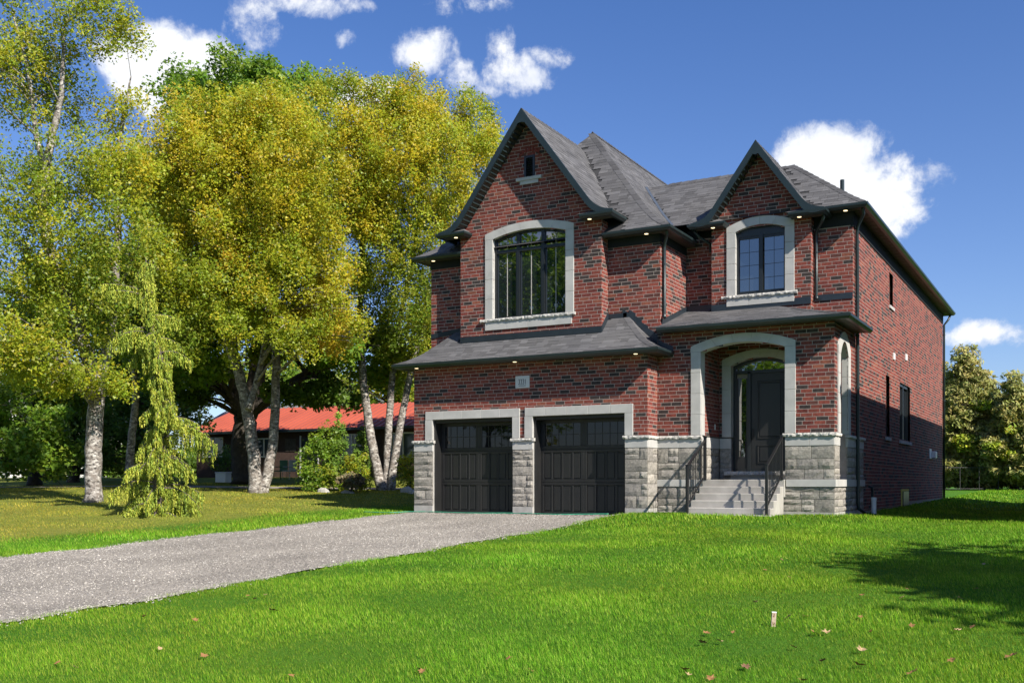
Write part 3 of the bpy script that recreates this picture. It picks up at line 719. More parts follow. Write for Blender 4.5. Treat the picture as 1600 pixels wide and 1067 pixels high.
# ---- number plaque
pq = hpart('number_plaque', 'pale stone plaque with the house number'); slab(pq, 'plaque', F0, -7.995, -7.58, 3.31, 3.625, -.02, .02, 'plaque', .006)
def text_obj(txt, size, loc, parent, mat, sx=1.0):
    cu = bpy.data.curves.new('lettering', 'FONT'); cu.body = txt; cu.size = size; cu.extrude = .002; cu.align_x = 'CENTER'
    o = bpy.data.objects.new('lettering', cu); COL.objects.link(o); bpy.context.view_layer.update()
    me = bpy.data.meshes.new_from_object(o.evaluated_get(bpy.context.evaluated_depsgraph_get())); COL.objects.unlink(o)
    me.materials.append(mat); o2 = link(bpy.data.objects.new('lettering', me)); par(o2, parent)
    o2.location = loc; o2.rotation_euler = (math.radians(90), 0, 0); o2.scale = (sx, 1, 1); return o2
text_obj('3331', .20, (-7.785, YG - .024, 3.40), pq, M['ink'], .62)
for k in range(7): slab(pq, 'small_mark', F0, -7.89 + k * .031, -7.89 + k * .031 + .02, 3.355, 3.375, .02, .0225, 'ink', 0)
# ---- side wall details
for N_ in (N1, N2): slab(house, 'niche_sill', RS, N_[0] - .06, N_[1] + .06, N_[2] - .09, N_[2], -.1, .045)
w = hpart('window', 'narrow window low in the side wall'); slab(w, 'sill', RS, WS[0] - .1, WS[1] + .1, WS[2] - .1, WS[2], -.12, .05)
pane(w, RS, [(WS[0], WS[2]), (WS[1], WS[2]), (WS[1], WS[3]), (WS[0], WS[3])], -.12)
for a, b, c0_, c1_ in ((WS[0], WS[0] + .07, WS[2], WS[3]), (WS[1] - .07, WS[1], WS[2], WS[3]), (10.95, 11.05, WS[2], WS[3]), (WS[0], WS[1], WS[3] - .08, WS[3])): bar2(w, 'frame', RS, a, b, c0_, c1_, -.12, -.06)
for y0_, y1_, z0_, z1_ in ((8.68, 8.90, 4.50, 4.70), (11.0, 11.25, 4.72, 4.92)): slab(house, 'wall_vent', RS, y0_, y1_, z0_, z1_, -.01, .04, 'white', .006)
w = hpart('dryer_vent', 'white louvred vent hood low on the side wall'); slab(w, 'back_plate', RS, 16.6, 17.05, 1.72, 2.08, -.01, .03, 'white'); slab(w, 'hood', RS, 17.05, 17.5, 1.74, 2.0, -.01, .16, 'white', .02)
for i in range(4): slab(w, 'louvre', RS, 17.08, 17.47, 1.77 + i * .055, 1.80 + i * .055, .16, .175, 'white', 0)
w = hpart('basement_window', 'dark basement window with yellow foam edge'); slab(w, 'pane', RS, 10.2, 11.6, -.1, .6, -.09, -.06, 'glass', 0)
slab(w, 'foam_edge', RS, 10.2, 10.38, .05, .6, -.06, .015, 'yellow', 0); slab(w, 'foam_edge', RS, 10.15, 11.65, .58, .64, -.06, .02, 'yellow', 0); slab(w, 'frame', RS, 10.5, 11.58, 0, .57, -.06, .03, 'frame', 0)
mb = MB(); mb.tube([(X0 + .06, 4.45, .75), (X0 + .14, 4.5, .72), (X0 + .15, 4.55, .6), (X0 + .13, 4.55, .25)], .035, 8); hb(mb, 'drain_pipe', 'black')
# ------------------------------------------------------------------ roofs: shingle by shingle
SH = []          # (6 corners, colour, roof key)
ROOF = {}
def shingle_col():
    r = rnd.random(); k = rnd.uniform(.9, 1.12)
    c = .076 if r < .25 else .094 if r < .75 else .112
    return (c * k, c * k * 1.0, c * k * 1.04)
def roof_face(key, E0, td, inn, P, D, t0f, t1f, keep=None, shingles=True):
    E0, td, inn = Vector(E0), Vector(td), Vector(inn)
    def pt(t, d, n=0.):
        z = float(P(d)); z2 = float(P(d + .02)); z1 = float(P(max(d - .02, 0)))
        sl_ = Vector((inn.x * (.02 + min(d, .02)), inn.y * (.02 + min(d, .02)), z2 - z1)); nn = td.cross(sl_).normalized()
        if nn.z < 0: nn = -nn
        p = E0 + td * t + inn * d; p.z = z; return p + nn * n
    mb = ROOF.setdefault(key, MB()); ds = list(np.arange(0, D, .12)) + [D]
    for a, b in zip(ds[:-1], ds[1:]):
        if t1f(a) - t0f(a) > .001 or t1f(b) - t0f(b) > .001: mb.quad(pt(t0f(a), a, -.012), pt(max(t1f(a), t0f(a)), a, -.012), pt(max(t1f(b), t0f(b)), b, -.012), pt(t0f(b), b, -.012))
    if not shingles: return pt
    dd = np.linspace(0, D, 400); zz = np.array([float(P(d)) for d in dd]); arc = np.concatenate([[0], np.cumsum(np.hypot(np.diff(dd), np.diff(zz)))])
    s = -.03
    while s < arc[-1]:
        d0, d1 = float(np.interp(max(s, 0), arc, dd)), float(np.interp(min(s + .16, arc[-1]), arc, dd))
        if s < 0: d0 = 0
        t = t0f(d0) - rnd.uniform(0, .3); e = t1f(d0)
        while t < e:
            wd = rnd.choice([.16, .21, .27, .33, .4]); a, b = max(t, t0f(d0)), min(t + wd, e); a2, b2 = max(t, t0f(d1)), min(t + wd, t1f(d1)); t += wd
            if b - a < .01: continue
            if b2 < a2: a2 = b2 = min(max(.5 * (a + b), t0f(d1)), max(t1f(d1), t0f(d1)))
            c = pt(.5 * (a + b), d0)
            if keep and not keep(c): continue
            thick = rnd.choice([.006, .008, .011])
            SH.append(([pt(a + .003, d0, thick), pt(b - .003, d0, thick), pt(b2 - .003, d1, .004), pt(a2 + .003, d1, .004), pt(a + .003, d0, -.010), pt(b - .003, d0, -.010)], shingle_col(), key))
        s += .143
    return pt
X_, Y_ = Vector((1, 0, 0)), Vector((0, 1, 0))
# garage skirt roof (front, right return, hidden left return)
GE = .42
def gtop(c): return True
def keepG(c):
    if c.y > Y4 - .01 and -9.99 < c.x < -5.73: return False
    return True
roof_face('g', (0, -GE, 0), X_, Y_, PGa, Y3 + GE, lambda d: XL - GE + d, lambda d: XG + GE - d, keepG)
roof_face('g', (XG + GE, 0, 0), Y_, -X_, PGa, 1.27, lambda d: -GE + d, lambda d: YP if d < GE else Y3)
roof_face('g', (XL - GE, 0, 0), Y_, X_, PGa, 1.27, lambda d: -GE + d, lambda d: 3.0, None, False)
# porch skirt roof
PE = .42
def keepP(c): return not (c.y > Y5 - .01 and -3.5 < c.x < -.93)
roof_face('p', (0, YP - PE, 0), X_, Y_, PPo, Y2 - YP + PE, lambda d: XG + .01, lambda d: X0 + PE - d, keepP)
roof_face('p', (X0 + PE, 0, 0), Y_, -X_, PPo, 1.0, lambda d: YP - PE + d, lambda d: 2.95 if d < .42 else Y2)
# left hip
LE = .38
HX0, HX1, HY0, HY1 = XL - LE, XG + LE, Y3 - LE, YB + LE
def keepL(c):      # what the big gable covers
    dx = abs(c.x - GBX); return not (dx < 2.55 and c.z < float(GB(dx)) + .05)
def keepLr(c):     # what the right roof covers
    d = c.y - (Y2 - .40)
    return c.y < 13 and not (d > 0 and c.z < float(PRi(min(d, 2.3))) - .05)
roof_face('l', (0, HY0, 0), X_, Y_, PLe, 3.835, lambda d: HX0 + d, lambda d: HX1 - d, keepL)
roof_face('l', (HX1, 0, 0), Y_, -X_, PLe, 3.835, lambda d: HY0 + d, lambda d: HY1 - d, keepLr)
roof_face('l', (HX0, 0, 0), Y_, X_, PLe, 3.835, lambda d: HY0 + d, lambda d: HY1 - d, None, False)
roof_face('l', (0, HY1, 0), X_, -Y_, PLe, 3.835, lambda d: HX0 + d, lambda d: HX1 - d, None, False)
# right roof: truncated hip behind the small gable
RX1, RY0, RY1 = X0 + .38, Y2 - .40, YB + .38
def keepR(c):
    dx = abs(c.x - GSX); dl = HX1 - c.x
    if dx < 1.69 and c.z < float(GS(dx)) + .05: return False
    return not (dl > 0 and c.z < float(PLe(min(dl, 3.8))) - .05)
roof_face('r', (0, RY0, 0), X_, Y_, PRi, 2.27, lambda d: -7.6, lambda d: RX1 - d, keepR)
roof_face('r', (RX1, 0, 0), Y_, -X_, PRi, 2.27, lambda d: RY0 + d, lambda d: RY1 - d, lambda c: c.y < 7)
roof_face('r', (0, RY1, 0), X_, -Y_, PRi, 2.27, lambda d: -7.6, lambda d: RX1 - d, None, False)
ROOF['r'].quad((-7.6, RY0 + 2.27, 9.45), (RX1 - 2.27, RY0 + 2.27, 9.45), (RX1 - 2.27, RY1 - 2.27, 9.45), (-7.6, RY1 - 2.27, 9.45))
# gable roofs
for key, cx, G, W_, yf, yb_ in (('bg', GBX, GB, 2.60, Y4 - .38, 3.6), ('sg', GSX, GS, 1.70, Y5 - .38, 4.6)):
    Pr = (lambda G, W_: lambda d: G(np.clip(W_ - d, 0, W_)))(G, W_)
    def keepG2(c, key=key):
        if key == 'bg': d = c.y - HY0; return not (c.z < float(PLe(min(max(d, 0), 3.8))) - .05)
        d = c.y - RY0; return not (c.z < float(PRi(min(max(d, 0), 2.27))) - .05)
    roof_face(key, (cx + W_, 0, 0), Y_, -X_, Pr, W_, lambda d, yf=yf: yf, lambda d, yb_=yb_: yb_, keepG2)
    roof_face(key, (cx - W_, 0, 0), Y_, X_, Pr, W_, lambda d, yf=yf: yf, lambda d, yb_=yb_: yb_, keepG2)
RN = {'g': 'skirt roof over the garage', 'p': 'low skirt roof over the porch', 'l': 'steep hip roof behind the big gable', 'r': 'lower roof behind the small gable', 'bg': 'flared roof of the big gable', 'sg': 'flared roof of the small gable'}
ROBJ = {}
for k, mb in ROOF.items():
    ROBJ[k] = hb(mb, 'roof', 'underlay'); ROBJ[k]['label'] = RN[k]
def proj_size(pts):
    q = []
    for p in pts:
        t = (p[0] - CAMX) * -sn + (p[1] - CAMY) * cs; q.append((FPX * ((p[0] - CAMX) * cs + (p[1] - CAMY) * sn) / t, -FPX * (p[2] - CAMZ) / t))
    ar = 0
    for i in range(len(q)): a, b = q[i], q[(i + 1) % len(q)]; ar += a[0] * b[1] - a[1] * b[0]
    return abs(ar) / 2
order = sorted(range(len(SH)), key=lambda i: -proj_size([SH[i][0][j] for j in (0, 1, 2, 3)]) * (1 if SH[i][2] in ('g', 'p', 'l') else .5))
FT = [(0, 1, 2), (0, 2, 3), (4, 5, 1), (4, 1, 0), (4, 0, 3), (1, 5, 2)]
for i in order[:300]:
    c6, col, key = SH[i]
    me = bpy.data.meshes.new('shingle'); me.from_pydata([tuple(p) for p in c6], [], FT); me.update(); me.materials.append(M['shingle'])
    a_ = me.attributes.new('Col', 'FLOAT_COLOR', 'POINT'); a_.data.foreach_set('color', [*col, 1.] * 6)
    par(link(bpy.data.objects.new('shingle', me)), ROBJ[key])
rest = order[300:]; V = np.array([[tuple(p) for p in SH[i][0]] for i in rest]); n = len(rest)
F = np.array(FT)[None] + (np.arange(n) * 6)[:, None, None]
o = np_obj('shingle_courses', V.reshape(-1, 3), F.reshape(-1, 3), M['shingle'], None, np.repeat(np.array([SH[i][1] for i in rest]), 6, 0)); par(o, house); o['kind'] = 'stuff'
# hip and ridge caps
def caps(key, fn, D, w1, w2, step=.2, name='hip_cap'):
    """fn(d) -> point on the hip line; w1, w2: horizontal half-wing vectors on the two faces"""
    d = 0.
    while d < D - .02:
        e = min(d + step, D); p, q = Vector(fn(d)), Vector(fn(e)); up = Vector((0, 0, .028)); up2 = Vector((0, 0, .012)); mb = MB()
        a, b = Vector(w1), Vector(w2); f_ = .02 * Vector((0, 0, 1)); dr = Vector((0, 0, 0))
        mb.add([p + up, p + a + f_, q + a + up2, q + up2, p + b + f_, q + b + up2, p + up - Vector((0, 0, .03)), p + a, p + b], [(0, 3, 2, 1), (0, 4, 5, 3), (0, 1, 7, 6), (0, 6, 8, 4)])
        me_o = hb(mb, name, 'shingle', ROBJ[key]); me = me_o.data; a_ = me.attributes.new('Col', 'FLOAT_COLOR', 'POINT'); c = .082 * rnd.uniform(.75, 1.25)
        a_.data.foreach_set('color', [c, c, c * 1.05, 1.] * len(me.vertices)); d = e - .02 if e < D else e
caps('l', lambda d: (HX1 - d, HY0 + d, float(PLe(d))), 3.83, (-.17, 0, 0), (0, .17, 0))
caps('g', lambda d: (XG + GE - d, -GE + d, float(PGa(d))), 1.26, (-.16, 0, 0), (0, .16, 0))
caps('p', lambda d: (X0 + PE - d, YP - PE + d, float(PPo(d))), 1.6, (-.16, 0, 0), (0, .16, 0))
caps('r', lambda d: (RX1 - d, RY0 + d, float(PRi(d))), 2.26, (-.16, 0, 0), (0, .16, 0))
caps('l', lambda d: (HX1 - 3.84, HY0 + 3.8 + d, 11.24), 8, (-.12, 0, -.13), (.12, 0, -.13), .25, 'ridge_cap')
caps('r', lambda d: (RX1 - 2.27 - d, RY0 + 2.27, 9.455), 3.6, (0, -.14, -.11), (0, .14, 0), .25, 'ridge_cap')
caps('bg', lambda d: (GBX, Y4 - .38 + d, 10.62), 3.4, (-.1, 0, -.13), (.1, 0, -.13), .25, 'ridge_cap'); caps('sg', lambda d: (GSX, Y5 - .38 + d, 9.43), 2.2, (-.09, 0, -.13), (.09, 0, -.13), .25, 'ridge_cap')
# valley metal between the two main roofs
mb = MB(); pv = []
for d in np.linspace(0, 2.25, 14):      # right roof front face meets left roof right face
    z = float(PRi(d)); ds_ = np.linspace(0, 3.8, 300); dl = float(np.interp(z, [float(PLe(q)) for q in ds_], ds_)); pv.append(Vector((HX1 - dl, RY0 + d, z + .03)))
for a, b in zip(pv[:-1], pv[1:]): mb.quad(a + Vector((-.01, -.035, .0)), a + Vector((.045, .005, .012)), b + Vector((.045, .005, .012)), b + Vector((-.01, -.035, .0)))
hb(mb, 'valley_flashing', 'valley', ROBJ['r'])
mb = MB(); mb.tube([(-.62, 4.55, 8.4), (-.62, 4.55, 8.86)], .055, 10); hb(mb, 'vent_pipe', 'black', ROBJ['r'])
# ---- rakes: flared boards, slatted soffit beneath
def rake(cx, G, W_, yf, yw, lab):
    for s in (-1, 1):
        ds = np.linspace(0, W_, 26); top = [(cx + s * d, float(G(d)) + .012) for d in ds]
        bh = lambda d: .235 if d < W_ * .72 else .235 - .17 * (d - W_ * .72) / (W_ * .28)
        low = [(cx + s * d, float(G(d)) - bh(d) - (.12 if d < .01 else 0)) for d in ds]
        mb = MB()
        for i in range(25):
            mb.prism([top[i], top[i + 1], low[i + 1], low[i]], lambda q: (q[0], yf - .035, q[1]), lambda q: (q[0], yf + .01, q[1]))
        o = hb(mb, 'rake_board', 'black', ROBJ['bg' if W_ > 2 else 'sg'])
        so = MB(); k = 0; arc = 0.; lastp = None
        for i in range(25):
            (xa, za), (xb, zb2) = low[i], low[i + 1]
            so.quad((xa, yf, za + .05), (xb, yf, zb2 + .05), (xb, yw, zb2 + .05), (xa, yw, za + .05))
        hb(so, 'rake_soffit', 'soffit', ROBJ['bg' if W_ > 2 else 'sg'])
        L = np.concatenate([[0], np.cumsum([math.dist(low[i], low[i + 1]) for i in range(25)])]); t = .12
        while t < L[-1] * .86:
            x = float(np.interp(t, L, [p[0] for p in low])); z = float(np.interp(t, L, [p[1] for p in low])); mb = MB()
            mb.box(x - .012, x + .012, yf + .012, yw, z + .008, z + .06); hb(mb, 'soffit_slat', 'black', ROBJ['bg' if W_ > 2 else 'sg']); t += .13
rake(GBX, GB, 2.60, Y4 - .38, Y4, 'big'); rake(GSX, GS, 1.70, Y5 - .38, Y5, 'small')
# ---- gutters, fascias, soffits
GP = [(-.02, 0), (.06, 0), (.08, .022), (.115, .055), (.12, .11), (.105, .115), (.10, .105), (-.02, .108)]
def sweep(path, prof_, z, name='gutter', mat='black', parent=None):
    P2 = [Vector(p) for p in path]; nrm = []
    for a, b in zip(P2[:-1], P2[1:]): d = (b - a).normalized(); nrm.append(Vector((d.y, -d.x)))
    V_ = []; K = len(prof_)
    for i, p in enumerate(P2):
        if i == 0: m_ = nrm[0]
        elif i == len(P2) - 1: m_ = nrm[-1]
        else:
            m_ = (nrm[i - 1] + nrm[i]).normalized(); m_ = m_ / max(.3, m_.dot(nrm[i]))
        V_ += [(p.x + m_.x * o_, p.y + m_.y * o_, z + h) for o_, h in prof_]
    F_ = [(i * K + k, (i + 1) * K + k, (i + 1) * K + (k + 1) % K, i * K + (k + 1) % K) for i in range(len(P2) - 1) for k in range(K)]
    F_ += [tuple(range(K)), tuple((len(P2) - 1) * K + k for k in range(K - 1, -1, -1))]
    mb = MB(); mb.add(V_, F_); return hb(mb, name, mat, parent)
sweep([(XL - .33, 3), (XL - .33, -.33), (XG + .33, -.33), (XG + .33, YP - .01)], GP, 3.972)
sweep([(XG + .14, YP - .33), (X0 + .33, YP - .33), (X0 + .33, 2.95)], GP, 4.525)
sweep([(XL - .30, 4), (XL - .30, Y3 - .30), (-9.99, Y3 - .30)], GP, 7.085); sweep([(-5.73, Y3 - .30), (XG + .30, Y3 - .30), (XG + .30, Y2 - .30)], GP, 7.085)
sweep([(-1.0, Y2 - .31), (X0 + .31, Y2 - .31), (X0 + .31, YB + .31), (-3, YB + .31)], GP, 7.52); sweep([(XG + .35, Y2 - .31), (-3.4, Y2 - .31)], GP, 7.52)
# gable eave returns: boxed soffit with a gutter lip and a little shingled top
def ret(x0, x1, yw, yback, z0, side, key):
    yf = yw - .40; p = hpart('eave_return')
    xo = x1 if side > 0 else x0
    mb = MB(); mb.box(min(x0, x1), max(x0, x1), yf + .06, yw - .001 , z0 + .012, z0 + .10); hb(mb, 'boxed_soffit', 'soffit', p)
    path = [(x0, yf + .10), (x1, yf + .10), (x1, yback)] if side > 0 else [(x0, yback), (x0, yf + .10), (x1, yf + .10), (x1, yw - .0)]
    sweep(path, GP, z0, parent=p)
    mb = MB(); a, b = min(x0, x1) - .08, max(x0, x1) + .10; z1 = z0 + .115; h = .16
    mb.add([(a, yf, z1), (b, yf, z1), (b, yw, z1), (a, yw, z1), (a + (.3 if side > 0 else .25), yw, z1 + h), (b - .25, yw, z1 + h)], [(0, 1, 5, 4), (1, 2, 5), (3, 0, 4)])
    o = hb(mb, 'return_top', 'shingle', p); a_ = o.data.attributes.new('Col', 'FLOAT_COLOR', 'POINT'); a_.data.foreach_set('color', [.12, .12, .125, 1.] * 6)
ret(-6.18, -5.38, Y4, Y3 + .1, 7.53, 1, 'bg'); ret(-10.42, -9.72, Y4, Y3 + .1, 7.53, -1, 'bg')
ret(-1.40, -.60, Y5, Y2 - .05, 7.41, 1, 'sg'); ret(-3.90, -3.14, Y5, Y2 - .05, 7.41, -1, 'sg')
def sof(*b, z, name='soffit'):
    mb = MB(); mb.box(*b, z, z + .02); return hb(mb, name, 'soffit')
sof(XL - .33, XG + .33, -.33, -.002, z=3.985); sof(XG + .002, XG + .33, -.002, YP - .002, z=3.985); sof(XL - .33, XL - .002, 0, 3, z=3.985)
sof(XG + .2, X0 + .33, YP - .33, YP - .002, z=4.54); sof(X0 + .002, X0 + .33, YP - .002, 2.95, z=4.54)
sof(XL - .3, -9.99, Y3 - .3, Y3 - .002, z=7.10); sof(-5.73, XG + .3, Y3 - .3, Y3 - .002, z=7.10); sof(XG + .002, XG + .3, Y3, Y2, z=7.10); sof(XL - .3, XL - .002, Y3, 4, z=7.1)
sof(-1.0, X0 + .31, Y2 - .31, Y2 - .002, z=7.535); sof(XG + .3, -3.4, Y2 - .31, Y2 - .002, z=7.535)
ss = sof(X0 + .001, X0 + .31, Y2, YB + .31, z=7.545)
k = 0
for y in np.arange(Y2 + .05, YB + .2, .42):
    mb = MB(); mb.box(X0 + .012, X0 + .305, y, y + .395, 7.532, 7.544); hb(mb, 'soffit_panel', 'soffit', ss)
def frieze(Pm, a0, a1, z0, z1, n1=.02): slab(house, 'frieze_board', Pm, a0, a1, z0, z1, -.05, n1, 'frieze', 0)
frieze(PF(Y3), XL, -9.985, 6.88, 7.10); frieze(PF(Y3), -5.735, XG, 6.88, 7.10); frieze(R0, Y3 + .001, Y2, 6.90, 7.10); frieze(PF(Y2), XG + .021, -3.49, 7.3, 7.535); frieze(PF(Y2), -.94, X0, 7.2, 7.535); frieze(RS, Y2 - .019, YB, 7.16, 7.545)
# flashings where skirt roofs meet brick
def flash(Pm, a0, a1, za0, za1, h, n1=.02):
    mb = MB(); mb.prism([(a0, za0 - .03), (a1, za1 - .03), (a1, za1 + h), (a0, za0 + h)], lambda q: Pm(q[0], q[1], n1), lambda q: Pm(q[0], q[1], -.01)); hb(mb, 'flashing', 'flash')
flash(P4, -9.98, -5.74, 4.70, 4.70, .13); flash(PF(Y3), -5.73, XG - .9, 5.08, 5.08, .10); flash(PF(Y3), XL, -9.99, 4.95, 5.08, .10)
for i in range(5): flash(PRr(-5.74), Y4 + i * .08, Y4 + i * .08 + .078, 4.70 + .08 * i, 4.78 + .08 * i, .14)
flash(P5, -3.49, -.94, 5.32, 5.32, .14); flash(PF(Y2), -.94, X0, 5.42, 5.42, .12); flash(PF(Y2), XG, -3.49, 5.42, 5.42, .12)
for i in range(10):
    y = Y3 + .1 + i * .18; z = float(PPo(y - YP + PE)); flash(PRr(XG), y, y + .178, z, z + .05, .14)
for i in range(6):      # stepped flashing up the garage skirt hip against the brick
    x = XG - 1.0 + i * .17; z = float(PGa(min(1.27, XG + GE - x))); flash(PF(Y3), x, x + .168, z, z - .1, .20)
for i in range(4):
    x = XG + .02 + i * .1; z = float(PGa(max(0, XG + GE - x))); flash(FP, x, x + .098, z, z - .06, .14)
for i in range(3):
    y = Y2 - .0 + i * .0; 
flash(RS, Y2 + .02, 2.95, 4.80, 4.80, .16)
# ---- downpipes
def dpipe(pts, lab=None):
    mb = MB(); mb.tube(pts, .042, 10); o = hb(mb, 'downpipe', 'black', smooth=True)
    for p, q in zip(pts[:-1], pts[1:]):
        L = abs(Vector(p).z - Vector(q).z)
        if L > 1.2:
            for t in np.arange(.4, L, 1.3): m_ = Vector(p).lerp(Vector(q), t / L); b = MB(); b.tube([m_ - Vector((0, 0, .02)), m_ + Vector((0, 0, .02))], .05, 10); hb(b, 'pipe_strap', 'black', o)
dpipe([(XG + .25, Y3 - .22, 7.1), (XG + .22, Y3 - .1, 7.02), (XG + .07, Y3 + .12, 6.86), (XG + .06, Y3 + .14, 6.75), (XG + .06, Y3 + .14, 5.10), (XG + .12, Y3 + .0, 4.98)])
dpipe([(-.60, Y5 - .1, 7.42), (-.68, Y5 + .05, 7.30), (-.86, Y2 - .1, 7.12), (-.87, Y2 - .07, 7.0), (-.87, Y2 - .07, 5.50), (-.82, Y2 - .2, 5.42)])
dpipe([(X0 + .28, Y2 - .2, 7.53), (X0 + .26, Y2 - .05, 7.42), (X0 + .08, Y2 + .18, 7.2), (X0 + .06, Y2 + .22, 7.05), (X0 + .06, Y2 + .28, 4.9), (X0 + .07, Y2 + .3, .35), (X0 + .08, Y2 + .3, .2), (X0 + .22, Y2 + .42, .09)])
dpipe([(X0 + .28, YB + .1, 7.53), (X0 + .2, YB - .02, 7.3), (X0 + .06, YB - .1, 7.1), (X0 + .06, YB - .1, .15)])
dpipe([(-3.92, Y5 - .1, 7.42), (-3.85, Y5, 7.28), (-3.62, Y2 - .1, 7.12), (-3.60, Y2 - .07, 6.9)])
# ---- lit pot lights in the soffits
for (x, y, z) in [(-11.02, -.17, 3.985), (-7.93, -.17, 3.985), (-4.55, -.17, 3.985), (-10.0, .24, 7.54), (-5.98, .24, 7.54), (-11.05, .70, 7.10), (-4.62, .70, 7.10), (-3.38, 2.18, 7.42), (-1.17, 2.18, 7.42), (-.14, 2.58, 7.535), (-2.0, 1.3, 4.445)]:
    p = hpart('soffit_light'); mb = MB(); mb.tube([(x, y, z - .012), (x, y, z)], .05, 14); hb(mb, 'lens', 'lamp', p); mb = MB(); mb.tube([(x, y, z - .006), (x, y, z + .002)], .07, 14); hb(mb, 'trim_ring', 'white' if False else 'black', p)
# ---- lay the bricks
def brick_size(b):
    kd, cd, p, q, za, zb2, pr_, col = b
    f_ = PF(cd) if kd == 'F' else PRr(cd)
    return proj_size([f_(p, za, 0), f_(q, za, 0), f_(q, zb2, 0), f_(p, zb2, 0)]) * (1 if kd == 'F' and (cd == YP or cd == YG) else .3)
order = sorted(range(len(BR)), key=lambda i: -brick_size(BR[i]))
walls = [o for o in bpy.data.objects if o.parent is house and o.name.split('.')[0] == 'wall']
um = bpy.data.meshes.new('brick'); um.from_pydata([(0, 0, 0), (1, 0, 0), (1, 0, 1), (0, 0, 1), (0, 1, 0), (1, 1, 0), (1, 1, 1), (0, 1, 1)], [], [(0, 1, 2, 3), (1, 0, 4, 5), (2, 1, 5, 6), (3, 2, 6, 7), (0, 3, 7, 4)]); um.materials.append(M['brick1'])
wall_of = {}
for w_ in walls:
    v0 = w_.data.vertices[0].co; ys_ = {round(v.co.y, 3) for v in w_.data.vertices}; xs_ = {round(v.co.x, 3) for v in w_.data.vertices}
    k_ = ('F', round(v0.y - .0015, 2)) if len(ys_) == 1 else ('R', round(v0.x + .0015, 2)); wall_of.setdefault(k_, w_)
for i in order[:300]:
    kd, cd, p, q, za, zb2, pr_, col = BR[i]
    o = link(bpy.data.objects.new('brick', um)); par(o, wall_of[(kd, round(cd, 2))]); o.color = (*col, 1)
    if kd == 'F': o.location = (p, cd - pr_, za); o.scale = (q - p, .012 + pr_, zb2 - za)
    else: o.location = (cd + pr_, p, za); o.rotation_euler = (0, 0, math.pi / 2); o.scale = (q - p, .012 + pr_, zb2 - za)
rest = order[300:]; A = np.array([[BR[i][1], BR[i][2], BR[i][3], BR[i][4], BR[i][5], BR[i][6]] for i in rest]); isF = np.array([BR[i][0] == 'F' for i in rest]); n = len(rest)
u_ = np.array([0, 1, 1, 0, 0, 1, 1, 0]); w_ = np.array([0, 0, 1, 1, 0, 0, 1, 1]); dp = np.array([1, 1, 1, 1, 0, 0, 0, 0])
a = A[:, 1:2] + (A[:, 2:3] - A[:, 1:2]) * u_; z = A[:, 3:4] + (A[:, 4:5] - A[:, 3:4]) * w_; nn = np.where(dp, A[:, 5:6], -.011)
V = np.where(isF[:, None, None], np.stack([a, A[:, 0:1] - nn, z], -1), np.stack([A[:, 0:1] + nn, a, z], -1))
F = np.array([(0, 1, 2, 3), (1, 0, 4, 5), (2, 1, 5, 6), (3, 2, 6, 7), (0, 3, 7, 4)])[None] + (np.arange(n) * 8)[:, None, None]
o = np_obj('brickwork', V.reshape(-1, 3), F.reshape(-1, 4), M['brick'], None, np.repeat(np.array([BR[i][7] for i in rest]), 8, 0)); par(o, house); o['kind'] = 'stuff'
# ================================================================== NEIGHBOURING HOUSES
def house_box(name, label, x0, x1, y0, y1, z0, z1, roof, wallm, roofm, oh=.45, ridge='x', rise=2.0, trim='white'):
    h = empty(name, None, ((x0 + x1) / 2, (y0 + y1) / 2, z0)); off = Vector((-(x0 + x1) / 2, -(y0 + y1) / 2, -z0)); tag(h, label, 'house')
    def put(mb, nm, mat, p=None, **k):
        o = mb.build(nm, mat, None, **k); o.parent = p or h
        if p is None or p is h: o.matrix_parent_inverse = Matrix.Translation(off)
        return o
    mb = MB(); mb.box(x0, x1, y0, y1, z0 - .6, z1); put(mb, 'wall', wallm)
    mb = MB(); a, b, c, d = x0 - oh, x1 + oh, y0 - oh, y1 + oh; e = z1 - .02
    if ridge == 'x':
        ym = (c + d) / 2
        if roof == 'gable':
            V_ = [(a, c, e), (b, c, e), (b, d, e), (a, d, e), (a, ym, e + rise), (b, ym, e + rise)]; mb.add(V_, [(0, 1, 5, 4), (2, 3, 4, 5), (3, 0, 4), (1, 2, 5), (0, 3, 2, 1)])
        else:
            r = (d - c) / 2; V_ = [(a, c, e), (b, c, e), (b, d, e), (a, d, e), (a + r, ym, e + rise), (b - r, ym, e + rise)]; mb.add(V_, [(0, 1, 5, 4), (2, 3, 4, 5), (3, 0, 4), (1, 2, 5), (0, 3, 2, 1)])
    else:
        xm_ = (a + b) / 2; r = (b - a) / 2 if roof == 'hip' else 0
        V_ = [(a, c, e), (b, c, e), (b, d, e), (a, d, e), (xm_, c + r, e + rise), (xm_, d - r, e + rise)]; mb.add(V_, [(3, 0, 4, 5), (1, 2, 5, 4), (0, 1, 4), (2, 3, 5), (0, 3, 2, 1)])
    rf = put(mb, 'roof', roofm)
    mb = MB()
    for (p, q) in (((a, c), (b, c)), ((b, c), (b, d)), ((b, d), (a, d)), ((a, d), (a, c))): mb.bar((p[0], p[1], e - .06), (q[0], q[1], e - .06), .05, .14)
    put(mb, 'fascia', M['black'])
    return h, put, rf
